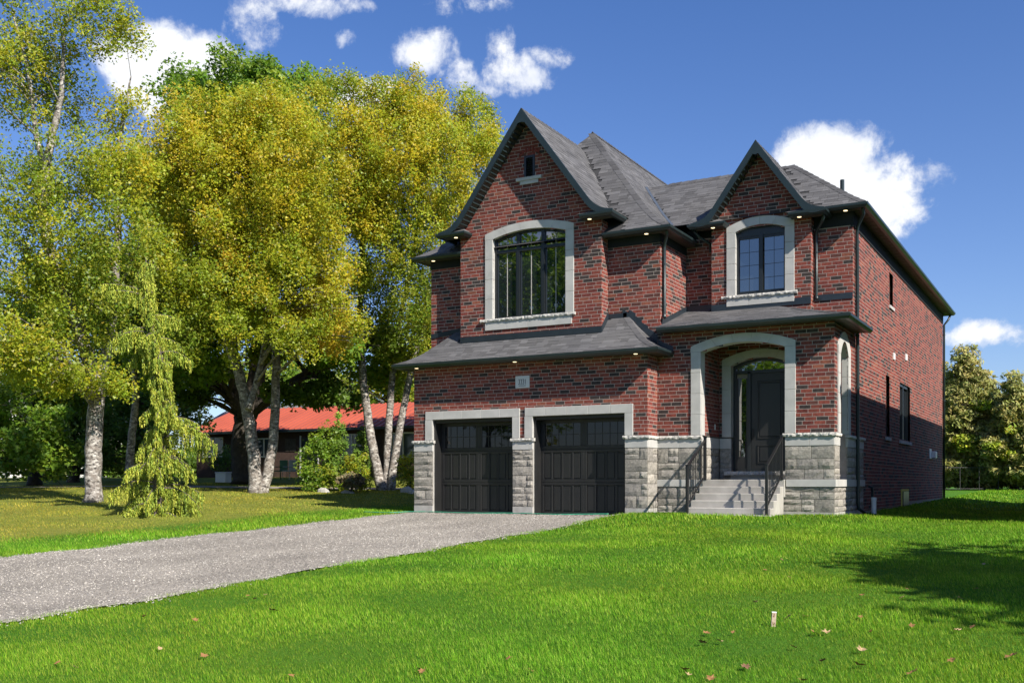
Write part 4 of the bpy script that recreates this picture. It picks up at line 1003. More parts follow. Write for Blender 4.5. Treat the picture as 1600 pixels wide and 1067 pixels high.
def flat_window(put, h, x0, x1, z0, z1, y, mid=True, nm='window'):
    mb = MB(); mb.box(x0, x1, y - .02, y + .04, z0, z1); w_ = put(mb, nm, M['bglass'])
    f = .07
    for b in ((x0 - f, x1 + f, z0 - f, z0), (x0 - f, x1 + f, z1, z1 + f), (x0 - f, x0, z0, z1), (x1, x1 + f, z0, z1)) + ((((x0 + x1) / 2 - .035, (x0 + x1) / 2 + .035, z0, z1),) if mid else ()):
        mb = MB(); mb.box(b[0], b[1], y - .06, y + .03, b[2], b[3]); put(mb, 'frame', M['white'], w_)
M['bwall'] = plain('brown_brick_wall', (.050, .030, .024), (.085, .05, .038), .9, 8, .5, 60, .01)
M['redmetal'] = plain('red_metal_roof', (.34, .075, .042), (.42, .095, .052), .55, .5)
M['greyroof'] = plain('grey_shingle_roof', (.12, .12, .125), (.20, .20, .205), .9, 12, .4, 40)
M['siding'] = plain('white_siding', (.55, .55, .55), (.62, .62, .61), .6, 2); M['tansiding'] = plain('tan_brick', (.28, .2, .15), (.36, .26, .2), .9, 10, .4, 60)
bx0, bx1, by0, by1 = -41.1, -17.5, 20.4, 27.2
bz = 1.15
bung, bput, brf = house_box('bungalow', 'low brown bungalow with a red metal roof behind the birches', bx0, bx1, by0, by1, bz, 3.80, 'gable', M['bwall'], M['redmetal'], .45, 'x', 1.55)
rs_ = 1.55 / 3.85
for i in range(58):       # metal roof pans with raised seams, front slope
    x = bx0 - .45 + i * .4223; mb = MB()
    mb.add([(x, by0 - .46, 3.788), (x + .39, by0 - .46, 3.788), (x + .39, by0 + 3.40, 5.345), (x, by0 + 3.40, 5.345)], [(0, 1, 2, 3)])
    mb.bar((x + .405, by0 - .46, 3.81), (x + .405, by0 + 3.40, 5.365), .03, .05); bput(mb, 'roof_panel', M['redmetal'], brf)
for x0_, x1_, z0_, z1_ in ((-40.5, -39.0, 2.40, 3.42), (-36.3, -35.2, 2.35, 3.3), (-30.0, -28.9, 2.2, 3.40), (-26.8, -25.4, 2.2, 3.4), (-23, -21.5, 2.3, 3.4)): flat_window(bput, bung, x0_, x1_, z0_, z1_, by0)
mb = MB(); mb.box(-33.0, -31.9, by0 - .03, by0 + .05, bz, 3.35); dd_ = bput(mb, 'door', M['frame']); mb = MB(); mb.box(-32.85, -32.05, by0 - .05, by0 - .03, 2.5, 3.2); bput(mb, 'pane', M['bglass'], dd_)
for x in (-33.1, -31.85): mb = MB(); mb.box(x, x + .09, by0 - .06, by0 + .03, bz, 3.45); bput(mb, 'door_frame', M['white'])
mb = MB(); mb.box(-34.2, -33.4, by0 - .03, by0, 2.6, 3.3); bput(mb, 'wall_panel', M['bark'])
hz, hput, _r = house_box('house', 'house with a pale grey shingled roof rising behind the red roof', -62, -36, 40, 50, 1.3, 5.1, 'gable', M['tansiding'], M['greyroof'], .5, 'x', 2.6)
flat_window(hput, hz, -55, -53, 2.6, 4.2, 40); flat_window(hput, hz, -46, -44, 2.6, 4.2, 40)
hw, wput, _r = house_box('house', 'white sided house half hidden behind the trees at far left', -74, -62.5, 23, 33, 1.6, 6.6, 'gable', M['siding'], M['greyroof'], .4, 'y', 2.6)
mb = MB(); mb.add([(-74, 22.99, 6.58), (-62.5, 22.99, 6.58), (-68.25, 22.99, 9.1)], [(0, 1, 2)]); wput(mb, 'gable_wall', M['siding'])
for k in range(26): mb = MB(); mb.box(-74, -62.5, 22.96, 22.985, 1.6 + k * .19, 1.6 + k * .19 + .17); wput(mb, 'siding_board', M['siding'])
for x in (-72, -68.6, -65.2): flat_window(wput, hw, x, x + 1.3, 4.2, 5.7, 22.95)
# the next house on the right stands outside the picture; its roof edge shades the side wall
nb, nput, _r = house_box('house', 'tan brick two storey house close beside, out of the picture on the right', 5.75, 15, -.35, 17.9, 0, 7.70, 'hip', M['tansiding'], M['greyroof'], .5, 'y', 2.6)
for y in (2, 6, 11): mb = MB(); mb.box(5.72, 5.78, y, y + 1.2, 4.9, 6.5); nput(mb, 'window', M['bglass'])
# ================================================================== TREES
def tubes_obj(name, chains, mat, parent, sides=7):
    mb = MB()
    for pts, rad in chains: mb.tube(pts, rad, sides)
    o = mb.build(name, mat, parent, smooth=True); return o
def wiggle(p, q, n_, amp, rn):
    p, q = Vector(p), Vector(q); L = (q - p).length; out = []
    for i in range(n_ + 1):
        t = i / n_; v = p.lerp(q, t)
        if 0 < i < n_: v += Vector((rn.uniform(-1, 1), rn.uniform(-1, 1), rn.uniform(-.5, .5))) * amp * L
        out.append(v)
    return out
def poly_at(poly, t):
    n_ = len(poly) - 1; k = min(int(t * n_), n_ - 1); f_ = t * n_ - k; return Vector(poly[k]).lerp(Vector(poly[k + 1]), f_)
def smooth_poly(pts, n_):
    """Catmull-Rom through pts"""
    P_ = [Vector(p) for p in pts]; P_ = [P_[0] * 2 - P_[1]] + P_ + [P_[-1] * 2 - P_[-2]]; out = []
    for i in range(1, len(P_) - 2):
        for k in range(n_):
            t = k / n_; a, b, c, d = P_[i - 1:i + 3]
            out.append(.5 * ((2 * b) + (c - a) * t + (2 * a - 5 * b + 4 * c - d) * t * t + (3 * b - a - 3 * c + d) * t ** 3))
    out.append(P_[-2]); return out
def leaf_cloud(centres, radii, per, pal, size, droop=1.0, aspect=.75, jit=.09):
    """centres (k,3), radii (k,3): gaussian clumps of leaf-sized diamonds"""
    centres = np.asarray(centres); radii = np.asarray(radii); k = len(centres); idx = np.repeat(np.arange(k), per); n_ = len(idx)
    r = nr.normal(0, 1, (n_, 3)); r *= np.minimum(1, 1.7 / np.maximum(np.linalg.norm(r, axis=1), .01))[:, None]
    c = centres[idx] + r * radii[idx] * .62
    nrm_ = nr.normal(0, .62, (n_, 3)) + np.array([.38, -.34, .62])      # leaves turn their faces up and to the light side
    nrm_ /= np.maximum(np.linalg.norm(nrm_, axis=1), 1e-6)[:, None]
    a = np.cross(nrm_, nr.normal(0, 1, (n_, 3))); a /= np.maximum(np.linalg.norm(a, axis=1), 1e-6)[:, None]
    b = np.cross(nrm_, a)
    s = size * nr.uniform(.6, 1.3, n_)[:, None]; a *= s * .5; b *= s * .5 * aspect
    bend = np.cross(a, b); bend /= np.maximum(np.linalg.norm(bend, axis=1), 1e-9)[:, None]; bend *= s * .12
    V_ = np.stack([c + a * 1.25, c - a * .8 + b * 1.15 + bend, c - a * .8 - b * 1.15], 1)
    F_ = np.arange(n_ * 3).reshape(-1, 3)
    pal = np.asarray(pal); cc = pal[nr.integers(0, len(pal), k)] * nr.uniform(.8, 1.12, (k, 1)); col = cc[idx] * nr.uniform(1 - jit, 1 + jit, (n_, 1)) * (1 + nr.normal(0, .06, (n_, 3)))
    return V_.reshape(-1, 3), F_, np.repeat(np.clip(col, .004, 1), 3, 0)
def blob_clumps(blobs, spacing, rn, zsq=1.0, shell=.55):
    """fill ellipsoids with clump centres, biased to the outside, with gaps"""
    C_ = []; R_ = []; I_ = []
    for bi, (c, r, *_x) in enumerate(blobs):
        vol = 4.19 * r[0] * r[1] * r[2]; n_ = max(6, int(1.45 * vol ** .85 / spacing ** 2.55))
        for _ in range(n_):
            d = Vector((rn.gauss(0, 1), rn.gauss(0, 1), rn.gauss(0, 1))).normalized(); q = rn.random() ** (1 / 3) * (1 - shell) + shell * rn.uniform(.72, 1.04)
            p = Vector((c[0] + d.x * r[0] * q, c[1] + d.y * r[1] * q, c[2] + d.z * r[2] * q))
            C_.append(tuple(p)); s = spacing * rn.uniform(.45, 1.0); R_.append((s, s, s * zsq)); I_.append(bi)
    return C_, R_, I_
def blob(u, v, t, ru, rv, rd=None, pal=None):
    c = at(u, v, t); a = ru / FPX * t; b = rv / FPX * t
    return (c, (a, rd or a, b), pal)
YEL = [(.48, .435, .03), (.43, .425, .03), (.54, .46, .03), (.37, .41, .03), (.52, .42, .03), (.33, .39, .028), (.29, .36, .028)]
YG = [(.27, .34, .028), (.31, .37, .028), (.38, .40, .028), (.22, .30, .025), (.43, .41, .028)]
GRN = [(.15, .27, .024), (.18, .30, .028), (.125, .23, .022), (.23, .33, .03)]
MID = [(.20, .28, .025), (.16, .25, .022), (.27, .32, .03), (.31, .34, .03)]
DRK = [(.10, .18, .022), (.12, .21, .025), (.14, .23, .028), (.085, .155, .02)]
ORG = [(.52, .34, .03), (.50, .38, .03), (.48, .41, .03)]
def make_tree(name, label, stems, blobs, bark, leaf, spacing, per, seed, limbs=40, group=None, cat='tree', zsq=1.0, br=.035, mat='leaf', tall=.0, aspect=.75, shell=.35, keep=None, rough=False):
    """stems: list of (points, base radius, tip radius)"""
    rn = random.Random(seed); base = Vector(stems[0][0][0])
    tr = empty(name, None, base); tag(tr, label, cat, group); off = Matrix.Translation(-base)
    def put(o): o.parent = tr; o.matrix_parent_inverse = off; return o
    chains = []; polys = []
    for pts, r0, r1 in stems:
        sp = smooth_poly(pts, 7); n_ = len(sp); rad = [r0 * (1 - i / (n_ - 1)) ** .8 + r1 * (i / (n_ - 1)) for i in range(n_)]
        if pts[0] is stems[0][0][0] or (Vector(pts[0]) - base).length < 1.0:
            rad[0] *= 1.35; rad[1] *= 1.08
        sp = [p + Vector((rn.uniform(-1, 1), rn.uniform(-1, 1), 0)) * r0 * .10 for p in sp]
        chains.append((sp, rad)); polys.append((sp, rad))
    put(tubes_obj('trunk', chains, M[bark], None, 10))
    if rough:      # break the outline: ragged sub-masses round every mass
        nb_ = []
        for c, r, pal in blobs:
            nb_.append((c, (r[0] * .74, r[1] * .74, r[2] * .74), pal))
            for _ in range(6):
                d = Vector((rn.gauss(0, 1), rn.gauss(0, 1), rn.gauss(0, .9))).normalized(); q = rn.uniform(.28, .5); e = rn.uniform(.7, 1.0)
                nb_.append((Vector(c) + Vector((d.x * r[0] * e, d.y * r[1] * e, d.z * r[2] * e)), (r[0] * q, r[1] * q, r[2] * q * rn.uniform(.6, 1.2)), pal))
        blobs = nb_
    C_, R_, I_ = blob_clumps(blobs, spacing, rn, zsq, shell)
    if keep: 
        q = [i for i, c in enumerate(C_) if keep(c)]; C_ = [C_[i] for i in q]; R_ = [R_[i] for i in q]; I_ = [I_[i] for i in q]
    pick = rn.sample(range(len(C_)), min(limbs, len(C_))); bc = []
    for i in pick:
        tgt = Vector(C_[i]); best = None
        for sp, rad in polys:
            for k in range(2, len(sp)):
                d = (sp[k] - tgt); sc = d.length + max(0, sp[k].z - tgt.z + .8) * 1.6
                if best is None or sc < best[0]: best = (sc, sp[k], rad[k])
        p = best[1]; L = (tgt - p).length; r0 = min(best[2] * .6, br * (.5 + L * .25)); m_ = p.lerp(tgt, .5) + Vector((0, 0, .10 * L)); pts = smooth_poly([p, m_ + Vector((rn.uniform(-.1, .1) * L, rn.uniform(-.1, .1) * L, 0)), tgt], 4)
        bc.append((pts, [r0 * (1 - .8 * k / (len(pts) - 1)) for k in range(len(pts))]))
        for _ in range(3):
            a = pts[rn.randrange(3, len(pts))]; b = tgt + Vector((rn.uniform(-1, 1), rn.uniform(-1, 1), rn.uniform(-.8, 1))) * spacing * 1.3
            bc.append(([a, a.lerp(b, .5) + Vector((0, 0, .05)), b], [r0 * .35, r0 * .25, r0 * .1]))
    if bc: put(tubes_obj('branches', bc, M[bark], None, 5))
    I_ = np.array(I_); C_ = np.array(C_); R_ = np.array(R_); Vs = []; Fs = []; Cs = []; nv = 0
    for bi, b in enumerate(blobs):
        s = I_ == bi
        if not s.any(): continue
        V_, F_, c_ = leaf_cloud(C_[s], R_[s], per, b[2], leaf, aspect=aspect); Vs.append(V_); Fs.append(F_ + nv); Cs.append(c_); nv += len(V_)
    o = np_obj('crown', np.concatenate(Vs), np.concatenate(Fs), M[mat], None, np.concatenate(Cs)); put(o); return tr
def grd(u, t):
    p = at(u, 700, t); return gpt(p.x, p.y, -.08)
def st(t, *uv):        # a stem through directions at depth t, from the ground up
    g_ = grd(uv[0][0], t); return [g_] + [at(u, v, t + (k + 1) * .25) for k, (u, v) in enumerate(uv[1:])]
LG = 'birches along the lawn'
# big birch with two leaders at the left
T = 32.
make_tree('birch_tree', 'tall birch with thick pale trunk standing left of the weeping spruce',
    [(st(T, (145, 785), (147, 690), (152, 610)), .25, .22), ([at(152, 618, T), at(130, 530, T), at(85, 420, T), at(68, 330, T), at(78, 230, T), at(95, 150, T), at(100, 40, T)], .24, .03),
     ([at(150, 620, T), at(172, 520, T + .4), at(182, 400, T + .6), at(185, 300, T + .8), at(188, 215, T + .8), at(205, 120, T + .8)], .17, .02), ([at(76, 300, T), at(55, 200, T), at(45, 120, T), at(20, 20, T)], .10, .02)],
    [blob(40, 120, T, 75, 110, 2.2, YG), blob(120, 40, T, 75, 60, 2.0, YG), blob(30, 290, T, 65, 90, 2.2, MID), blob(110, 260, T, 70, 90, 2.0, MID), blob(185, 300, T, 55, 80, 1.7, YG), blob(195, 180, T + 1, 40, 50, 1.2, YEL),
     blob(110, 400, T, 85, 60, 2.0, YG), blob(25, 430, T - 1, 55, 60, 1.8, MID), blob(35, 540, T - 2, 75, 45, 1.6, YG), blob(125, 500, T - 1, 60, 55, 1.8, MID), blob(60, 500, T, 60, 50, 1.6, MID), blob(180, 20, T, 40, 30, 1.2, YG), blob(205, 250, T, 35, 40, 1., YEL), blob(150, 590, T - 1, 50, 25, 1.2, YG), blob(90, 590, T - 1.5, 40, 22, 1.0, YG), blob(0, 40, T, 50, 90, 1.8, MID), blob(60, 400, T - 1.5, 100, 120, .8, YG), blob(170, 440, T - 1.5, 70, 100, .8, MID), blob(60, 560, T - 2, 80, 50, 1.0, YG)],
    'birch', .088, .40, 36, 101, 90, LG, zsq=1.25, rough=True)
T = 38.
make_tree('birch_tree', 'twin white stemmed birch with golden crown standing in front of the maple',
    [(st(T, (400, 770), (395, 700), (378, 600), (352, 520), (330, 420), (318, 330), (315, 240), (320, 170)), .25, .03), (st(T + .2, (410, 770), (425, 700), (431, 600), (430, 500), (428, 400), (432, 300), (445, 180)), .21, .03),
     ([at(388, 640, T), at(405, 580, T + .3), at(415, 520, T + .3), at(418, 430, T), at(400, 330, T), at(390, 240, T)], .13, .02)],
    [blob(300, 210, T, 65, 60, 2.0, YEL), blob(370, 250, T, 80, 70, 2.4, YEL), blob(445, 240, T, 70, 70, 2.2, YEL), blob(300, 330, T, 70, 70, 2.0, YEL), blob(390, 360, T - 1, 80, 70, 2.2, YEL), blob(470, 350, T, 70, 75, 2.2, YEL), blob(270, 270, T, 45, 60, 1.4, YEL),
     blob(330, 440, T - 1, 60, 45, 1.6, YG), blob(420, 450, T - 1.5, 70, 50, 1.8, YEL), blob(505, 480, T - 1, 40, 34, 1.2, ORG), blob(500, 430, T - 1, 60, 50, 1.6, YEL), blob(430, 160, T, 50, 35, 1.4, YG), blob(520, 525, T - 1, 22, 30, .8, ORG), blob(365, 420, T - 2, 34, 24, .8, ORG), blob(450, 510, T - 1.5, 40, 30, 1.0, YG), blob(385, 180, T, 60, 40, 1.6, YEL), blob(370, 300, T - 2.2, 140, 150, 1.0, YEL), blob(380, 420, T - 2.2, 130, 90, 1.0, YG), blob(470, 330, T - 2.0, 90, 150, .9, YEL), blob(300, 280, T - 2, 80, 120, .9, YEL), blob(330, 470, T - 2.2, 70, 50, .9, MID), blob(450, 440, T - 2.4, 80, 60, .9, YG), blob(420, 200, T - 1.6, 110, 60, .9, YEL), blob(290, 460, T - 3, 60, 60, .8, YG), blob(275, 530, T - 3, 45, 50, .8, MID), blob(350, 520, T - 3, 50, 34, .8, YG), blob(470, 520, T - 3, 50, 34, .8, YG), blob(535, 500, T - 3, 36, 50, .7, YEL), blob(250, 400, T - 2.5, 50, 60, .8, YG)],
    'birch', .085, .40, 54, 102, 90, LG, zsq=1.3, rough=True)
T = 41.
make_tree('birch_tree', 'three stemmed white birch nearest the garage with a golden crown',
    [(st(T, (597, 770), (583, 700), (568, 600), (563, 500), (566, 400), (575, 300), (590, 200)), .21, .03), (st(T + .3, (604, 770), (606, 700), (612, 600), (625, 500), (645, 400), (655, 300), (650, 180)), .18, .02), (st(T + .1, (610, 770), (618, 710), (640, 590), (665, 490), (690, 420), (705, 330), (715, 230)), .18, .02)],
    [blob(545, 220, T, 70, 70, 2.2, YEL), blob(620, 220, T, 75, 80, 2.4, YEL), blob(690, 230, T, 65, 75, 2.2, YEL), blob(735, 230, T + 1, 40, 70, 1.6, YEL), blob(560, 330, T, 65, 65, 2.0, YEL), blob(640, 340, T, 70, 70, 2.0, YG), blob(705, 330, T + 1, 55, 65, 1.8, YEL), blob(540, 150, T, 45, 30, 1.2, YG),
     blob(660, 160, T, 45, 35, 1.2, YEL), blob(740, 170, T + 1, 26, 32, 1.0, YG), blob(655, 430, T, 45, 55, 1.4, YG), blob(590, 430, T + 1, 45, 50, 1.4, MID), blob(675, 490, T + 1, 26, 40, 1.0, YG), blob(600, 160, T, 50, 30, 1.4, YG), blob(765, 230, T + 1.5, 18, 40, .8, YEL), blob(620, 270, T - 2.2, 120, 120, .9, YEL), blob(690, 280, T - 1.6, 80, 120, .9, YEL), blob(600, 390, T - 2.0, 90, 70, .9, YG), blob(560, 260, T - 2.2, 80, 110, .9, YEL), blob(640, 470, T - 1.5, 45, 70, .8, MID), blob(590, 500, T + 1, 40, 50, .8, MID), blob(670, 560, T, 22, 40, .6, YG)],
    'birch', .085, .40, 52, 103, 90, LG, zsq=1.3, rough=True)
T = 40.
make_tree('birch_tree', 'slender birch behind the weeping spruce with thin pale stems',
    [(st(T, (200, 765), (205, 690), (212, 600), (190, 480), (186, 380), (190, 300), (225, 190)), .17, .02), ([at(188, 420, T), at(232, 300, T), at(230, 200, T)], .07, .02)],
    [blob(215, 420, T, 50, 55, 1.6, MID), blob(255, 380, T, 45, 60, 1.4, YG), blob(225, 320, T, 45, 55, 1.4, YG), blob(240, 470, T, 50, 45, 1.4, MID), blob(200, 500, T, 40, 40, 1.2, GRN), blob(225, 240, T, 30, 45, 1.0, YG)], 'birch', .10, .44, 55, 104, 50, LG, zsq=1.2, rough=True)
# great maple behind
T = 45.
make_tree('maple_tree', 'broad dark trunked green maple spreading over the red roof',
    [(st(T, (382, 745), (380, 690), (384, 640)), .50, .44), ([at(384, 650, T), at(365, 580, T), at(355, 480, T), at(345, 380, T), at(350, 250, T)], .40, .05), ([at(388, 650, T), at(405, 560, T), at(412, 460, T), at(420, 330, T), at(430, 200, T)], .42, .05),
     ([at(375, 640, T), at(330, 590, T - 1), at(280, 560, T - 2), at(240, 520, T - 2)], .26, .05), ([at(398, 640, T), at(470, 590, T - 1), at(540, 560, T - 1), at(600, 520, T - 1)], .26, .05), ([at(400, 580, T), at(470, 500, T), at(520, 420, T)], .2, .04)],
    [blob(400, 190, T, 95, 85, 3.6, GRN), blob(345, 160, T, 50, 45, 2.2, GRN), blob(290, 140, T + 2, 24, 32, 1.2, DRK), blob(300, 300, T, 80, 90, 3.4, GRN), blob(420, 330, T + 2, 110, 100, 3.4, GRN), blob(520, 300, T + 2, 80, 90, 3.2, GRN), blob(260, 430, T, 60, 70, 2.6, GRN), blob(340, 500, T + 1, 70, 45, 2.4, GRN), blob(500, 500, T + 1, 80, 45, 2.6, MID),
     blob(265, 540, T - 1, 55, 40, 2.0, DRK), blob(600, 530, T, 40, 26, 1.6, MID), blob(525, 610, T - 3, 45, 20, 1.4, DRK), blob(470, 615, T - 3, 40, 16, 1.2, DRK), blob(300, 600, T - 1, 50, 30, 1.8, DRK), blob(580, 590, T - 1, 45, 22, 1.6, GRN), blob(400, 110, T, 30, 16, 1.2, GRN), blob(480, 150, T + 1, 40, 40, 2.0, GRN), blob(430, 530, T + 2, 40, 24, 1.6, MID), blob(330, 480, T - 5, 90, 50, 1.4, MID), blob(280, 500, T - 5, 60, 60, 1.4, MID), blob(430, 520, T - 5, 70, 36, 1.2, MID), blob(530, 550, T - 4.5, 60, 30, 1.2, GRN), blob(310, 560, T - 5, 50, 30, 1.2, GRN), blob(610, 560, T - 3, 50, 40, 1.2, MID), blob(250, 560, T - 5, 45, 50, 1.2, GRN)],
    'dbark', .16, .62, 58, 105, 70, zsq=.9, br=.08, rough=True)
BG = 'background trees behind the birches'
def back_tree(name, label, u, t, top, ru, blobs, pal_bark, leaf, seed, per=30, sp=.8, limbs=30, r0=.28, mat='leaf', group=BG, asp=.75):
    g_ = grd(u, t); tp = at(u + 4, top, t)
    make_tree(name, label, [([g_, g_.lerp(tp, .3), g_.lerp(tp, .65), tp], r0, .04)], blobs, pal_bark, leaf * 1.15, sp, int(per * 1.35), seed, limbs, group, zsq=.85, br=.06, mat=mat, aspect=asp, rough=True)
T = 46.
back_tree('maple_tree', 'dark green leafy tree at the left edge, low boughs over the lawn', 55, T, 430, 60, [blob(20, 520, T, 60, 90, 3, DRK), blob(85, 500, T, 60, 80, 3, GRN), blob(40, 640, T - 2, 70, 60, 2.4, GRN), blob(10, 700, T - 3, 50, 40, 2, GRN), blob(120, 590, T, 55, 45, 2.2, DRK), blob(75, 700, T - 3, 30, 40, 1.2, GRN)], 'dbark', .15, 201, 46, .7)
T = 52.
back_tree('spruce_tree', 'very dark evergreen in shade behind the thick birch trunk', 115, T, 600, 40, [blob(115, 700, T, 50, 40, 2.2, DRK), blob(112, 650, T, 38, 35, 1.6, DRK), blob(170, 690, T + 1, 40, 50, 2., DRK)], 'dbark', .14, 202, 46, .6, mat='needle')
T = 56.
back_tree('maple_tree', 'tall green tree behind the slender birch', 215, T, 330, 60, [blob(190, 560, T, 75, 60, 3.5, DRK), blob(150, 450, T, 80, 80, 4, GRN), blob(240, 640, T, 60, 45, 3, DRK), blob(170, 640, T, 60, 40, 3, DRK), blob(220, 480, T, 60, 60, 3, GRN)], 'dbark', .17, 203, 44, .85, r0=.35)
back_tree('maple_tree', 'round green tree in front of the far grey roof', 250, 57., 600, 60, [blob(262, 620, 58., 36, 30, 2.2, GRN), blob(228, 680, 54., 36, 35, 2, DRK)], 'dbark', .16, 204, 40, .75)
back_tree('maple_tree', 'light green tree rising behind the red roof by the garage', 600, 72., 560, 60, [blob(560, 610, 72., 45, 30, 3, MID), blob(620, 600, 72., 45, 40, 3, YG), blob(650, 620, 72., 30, 30, 2, MID), blob(500, 600, 74., 40, 30, 3, GRN)], 'dbark', .18, 205, 40, .95)
back_tree('maple_tree', 'large green tree far behind the maple', 430, 84., 480, 60, [blob(390, 590, 84., 60, 36, 5, MID), blob(310, 580, 84., 50, 40, 5, GRN), blob(470, 600, 84., 50, 24, 5, MID)], 'dbark', .24, 206, 36, 1.3, r0=.5)
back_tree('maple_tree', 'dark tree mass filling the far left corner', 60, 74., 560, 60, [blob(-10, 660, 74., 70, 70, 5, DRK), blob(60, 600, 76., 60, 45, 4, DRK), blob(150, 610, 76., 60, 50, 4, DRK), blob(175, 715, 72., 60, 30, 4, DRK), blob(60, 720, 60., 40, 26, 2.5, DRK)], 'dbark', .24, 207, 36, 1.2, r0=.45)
# weeping spruce
def weeping_spruce():
    rn = random.Random(31); T = 27.; base = grd(245, T)
    tr = empty('weeping_spruce', None, base); tag(tr, 'slim weeping spruce with drooping yellow-green boughs beside the driveway', 'tree'); off = Matrix.Translation(-base)
    def put(o): o.parent = tr; o.matrix_parent_inverse = off; return o
    ax = smooth_poly([base, at(247, 720, T), at(255, 640, T), at(250, 560, T), at(236, 500, T), at(231, 440, T), at(228, 405, T)], 8); n_ = len(ax)
    put(tubes_obj('trunk', [(ax, [.11 * (1 - i / n_) + .012 for i in range(n_)])], M['bark'], None, 8))
    br_ = []; spr = []
    R_, F_ = Vector((cs, sn, 0)), Vector((-sn, cs, 0))
    def bough(h, dx, dy, L, drop):
        p = poly_at(ax, h); d = (R_ * dx + F_ * dy).normalized(); pts = []
        for k in range(9):
            t = k / 8; q = p + d * (L * t) + Vector((0, 0, .18 * L * math.sin(t * 1.8) - drop * t ** 2.2)); pts.append(q)
        br_.append((pts, [.022 * (1 - k / 9) + .005 for k in range(9)]))
        m_ = int(12 + L * 40)
        for _ in range(m_):
            t = rn.uniform(.1, 1.0) ** .8; q = poly_at(pts, t) + Vector((rn.uniform(-.05, .05), rn.uniform(-.05, .05), 0)); hl = rn.uniform(.15, .5) * (1.15 - .5 * t) * (1.3 if L > 1 else 1)
            spr.append((q, hl, d))
    for i in range(60):
        h = rn.random() * .97; a = rn.uniform(-2.6, -.5); bough(h, math.cos(a), math.sin(a), rn.uniform(.18, .42) * (1.2 - .5 * h), .2)
    for i in range(110):
        h = rn.random() ** 1.5 * .98; a = rn.uniform(0, 6.28); L = (1.25 * (1 - h) ** 1.5 + .20) * rn.uniform(.5, .95)
        if .1 < h < .2: L *= 1.15
        if h > .34: L *= .75
        bough(h, math.cos(a), math.sin(a), L, L * rn.uniform(.35, .8))
    for h, dx, L, dr_ in ((.27, 1, 1.55, .75), (.24, .9, 1.35, .7), (.30, .95, 1.2, .6), (.62, -1, 1.0, .35), (.60, -.9, 1.15, .5), (.78, -1, 1.2, .05), (.76, -.9, 1.0, .1), (.52, 1, .85, .4), (.68, 1, .75, .25), (.58, 1, .7, .4), (.55, -1, .9, .6), (.10, -1, 1.2, .5), (.08, 1, 1.1, .5), (.14, -.9, 1.0, .4)): bough(h, dx, rn.uniform(-.4, .4), L, dr_)
    put(tubes_obj('branches', br_, M['bark'], None, 5))
    Vs = []; Cs = []
    for q, hl, d in spr:
        k = max(3, int(hl / .07)); base_c = rn.choice([(.37, .42, .05), (.29, .37, .045), (.44, .45, .06), (.18, .26, .035)])
        for i in range(k):
            z0_ = -hl * i / k
            for _ in range(4):
                a = rn.uniform(0, 6.28); o_ = Vector((math.cos(a), math.sin(a), 0)); c0_ = q + Vector((rn.uniform(-.02, .02), rn.uniform(-.02, .02), z0_)); tip = c0_ + o_ * rn.uniform(.035, .06) * (1 - .4 * i / k) + Vector((0, 0, -rn.uniform(.04, .09))); sd = o_.cross(Vector((0, 0, 1))) * .010
                Vs += [tuple(c0_ - sd), tuple(c0_ + sd), tuple(tip + sd * .4), tuple(tip - sd * .4)]; j = rn.uniform(.75, 1.25); Cs += [(base_c[0] * j, base_c[1] * j, base_c[2] * j)] * 4
    put(np_obj('crown', Vs, np.arange(len(Vs)).reshape(-1, 4), M['needle'], None, np.array(Cs)))
weeping_spruce()
# pines at the back right
PIN = [(.26, .275, .07), (.30, .30, .085), (.21, .23, .06), (.33, .31, .10), (.36, .32, .10)]
def pine(label, u, t, top, hw, seed, yel=False, bot=755):
    rn = random.Random(seed); g_ = grd(u, t); tp = at(u + rn.uniform(-6, 6), top, t); H_ = bot - top; bl = []
    for k in range(11):
        f_ = k / 10; w_ = hw * (.22 + .78 * math.sin(min(1, f_ * 1.25) * math.pi * .5)) * rn.uniform(.75, 1.1); v = top + 8 + f_ * (H_ - 18)
        for s in (-1, 1):
            bl.append(blob(u + s * w_ * rn.uniform(.35, .6), v + rn.uniform(-5, 5), t + rn.uniform(-1, 1), w_ * .55, 10 + H_ * .035, w_ * .5 / FPX * t + .5, PIN))
        bl.append(blob(u + rn.uniform(-.2, .2) * w_, v, t - .8, w_ * .5, 9 + H_ * .03, 1.0, PIN))
    if yel: bl += [blob(u + rn.uniform(-.7, .7) * hw, top + H_ * rn.uniform(.4, .75), t - 1.6, 7, 4, .35, YG) for _ in range(4)]
    make_tree('pine_tree', label, [([g_, g_.lerp(tp, .35), g_.lerp(tp, .7), tp], .22, .03)], bl, 'bark', .26, .50, 46, seed, 60, 'pines behind the back lawn', zsq=.55, br=.05, mat='needle', aspect=.34, shell=.4)
pine('tall pine directly beside the back corner of the brick house', 1508, 60., 548, 62, 301, True)
pine('pine at the right edge of the back lawn', 1585, 58., 592, 55, 302, True)
pine('pine half hidden behind the brick house corner', 1462, 64., 570, 50, 303)
pine('pine standing behind between the two front pines', 1552, 68., 612, 50, 304)
pine('small pine filling the gap beside the tall pine', 1538, 62., 640, 44, 307)
pine('small pine at the foot of the right edge pine', 1605, 57., 660, 40, 308)
pine('pine just outside the right edge', 1650, 60., 575, 60, 305)
bu = [blob(u, 735 + (i % 3) * 5, 62. + (i % 2), 22, 16, 1.2, [PIN, PIN, GRN][i % 3]) for i, u in enumerate(range(1440, 1680, 17))]
make_tree('hedge', 'low scrub hedge under the pines behind the fence', [([grd(1560, 62.), at(1560, 742, 62.), at(1562, 730, 62.)], .05, .02)], bu, 'bark', .17, .55, 30, 306, 20, None, 'hedge', zsq=.8)
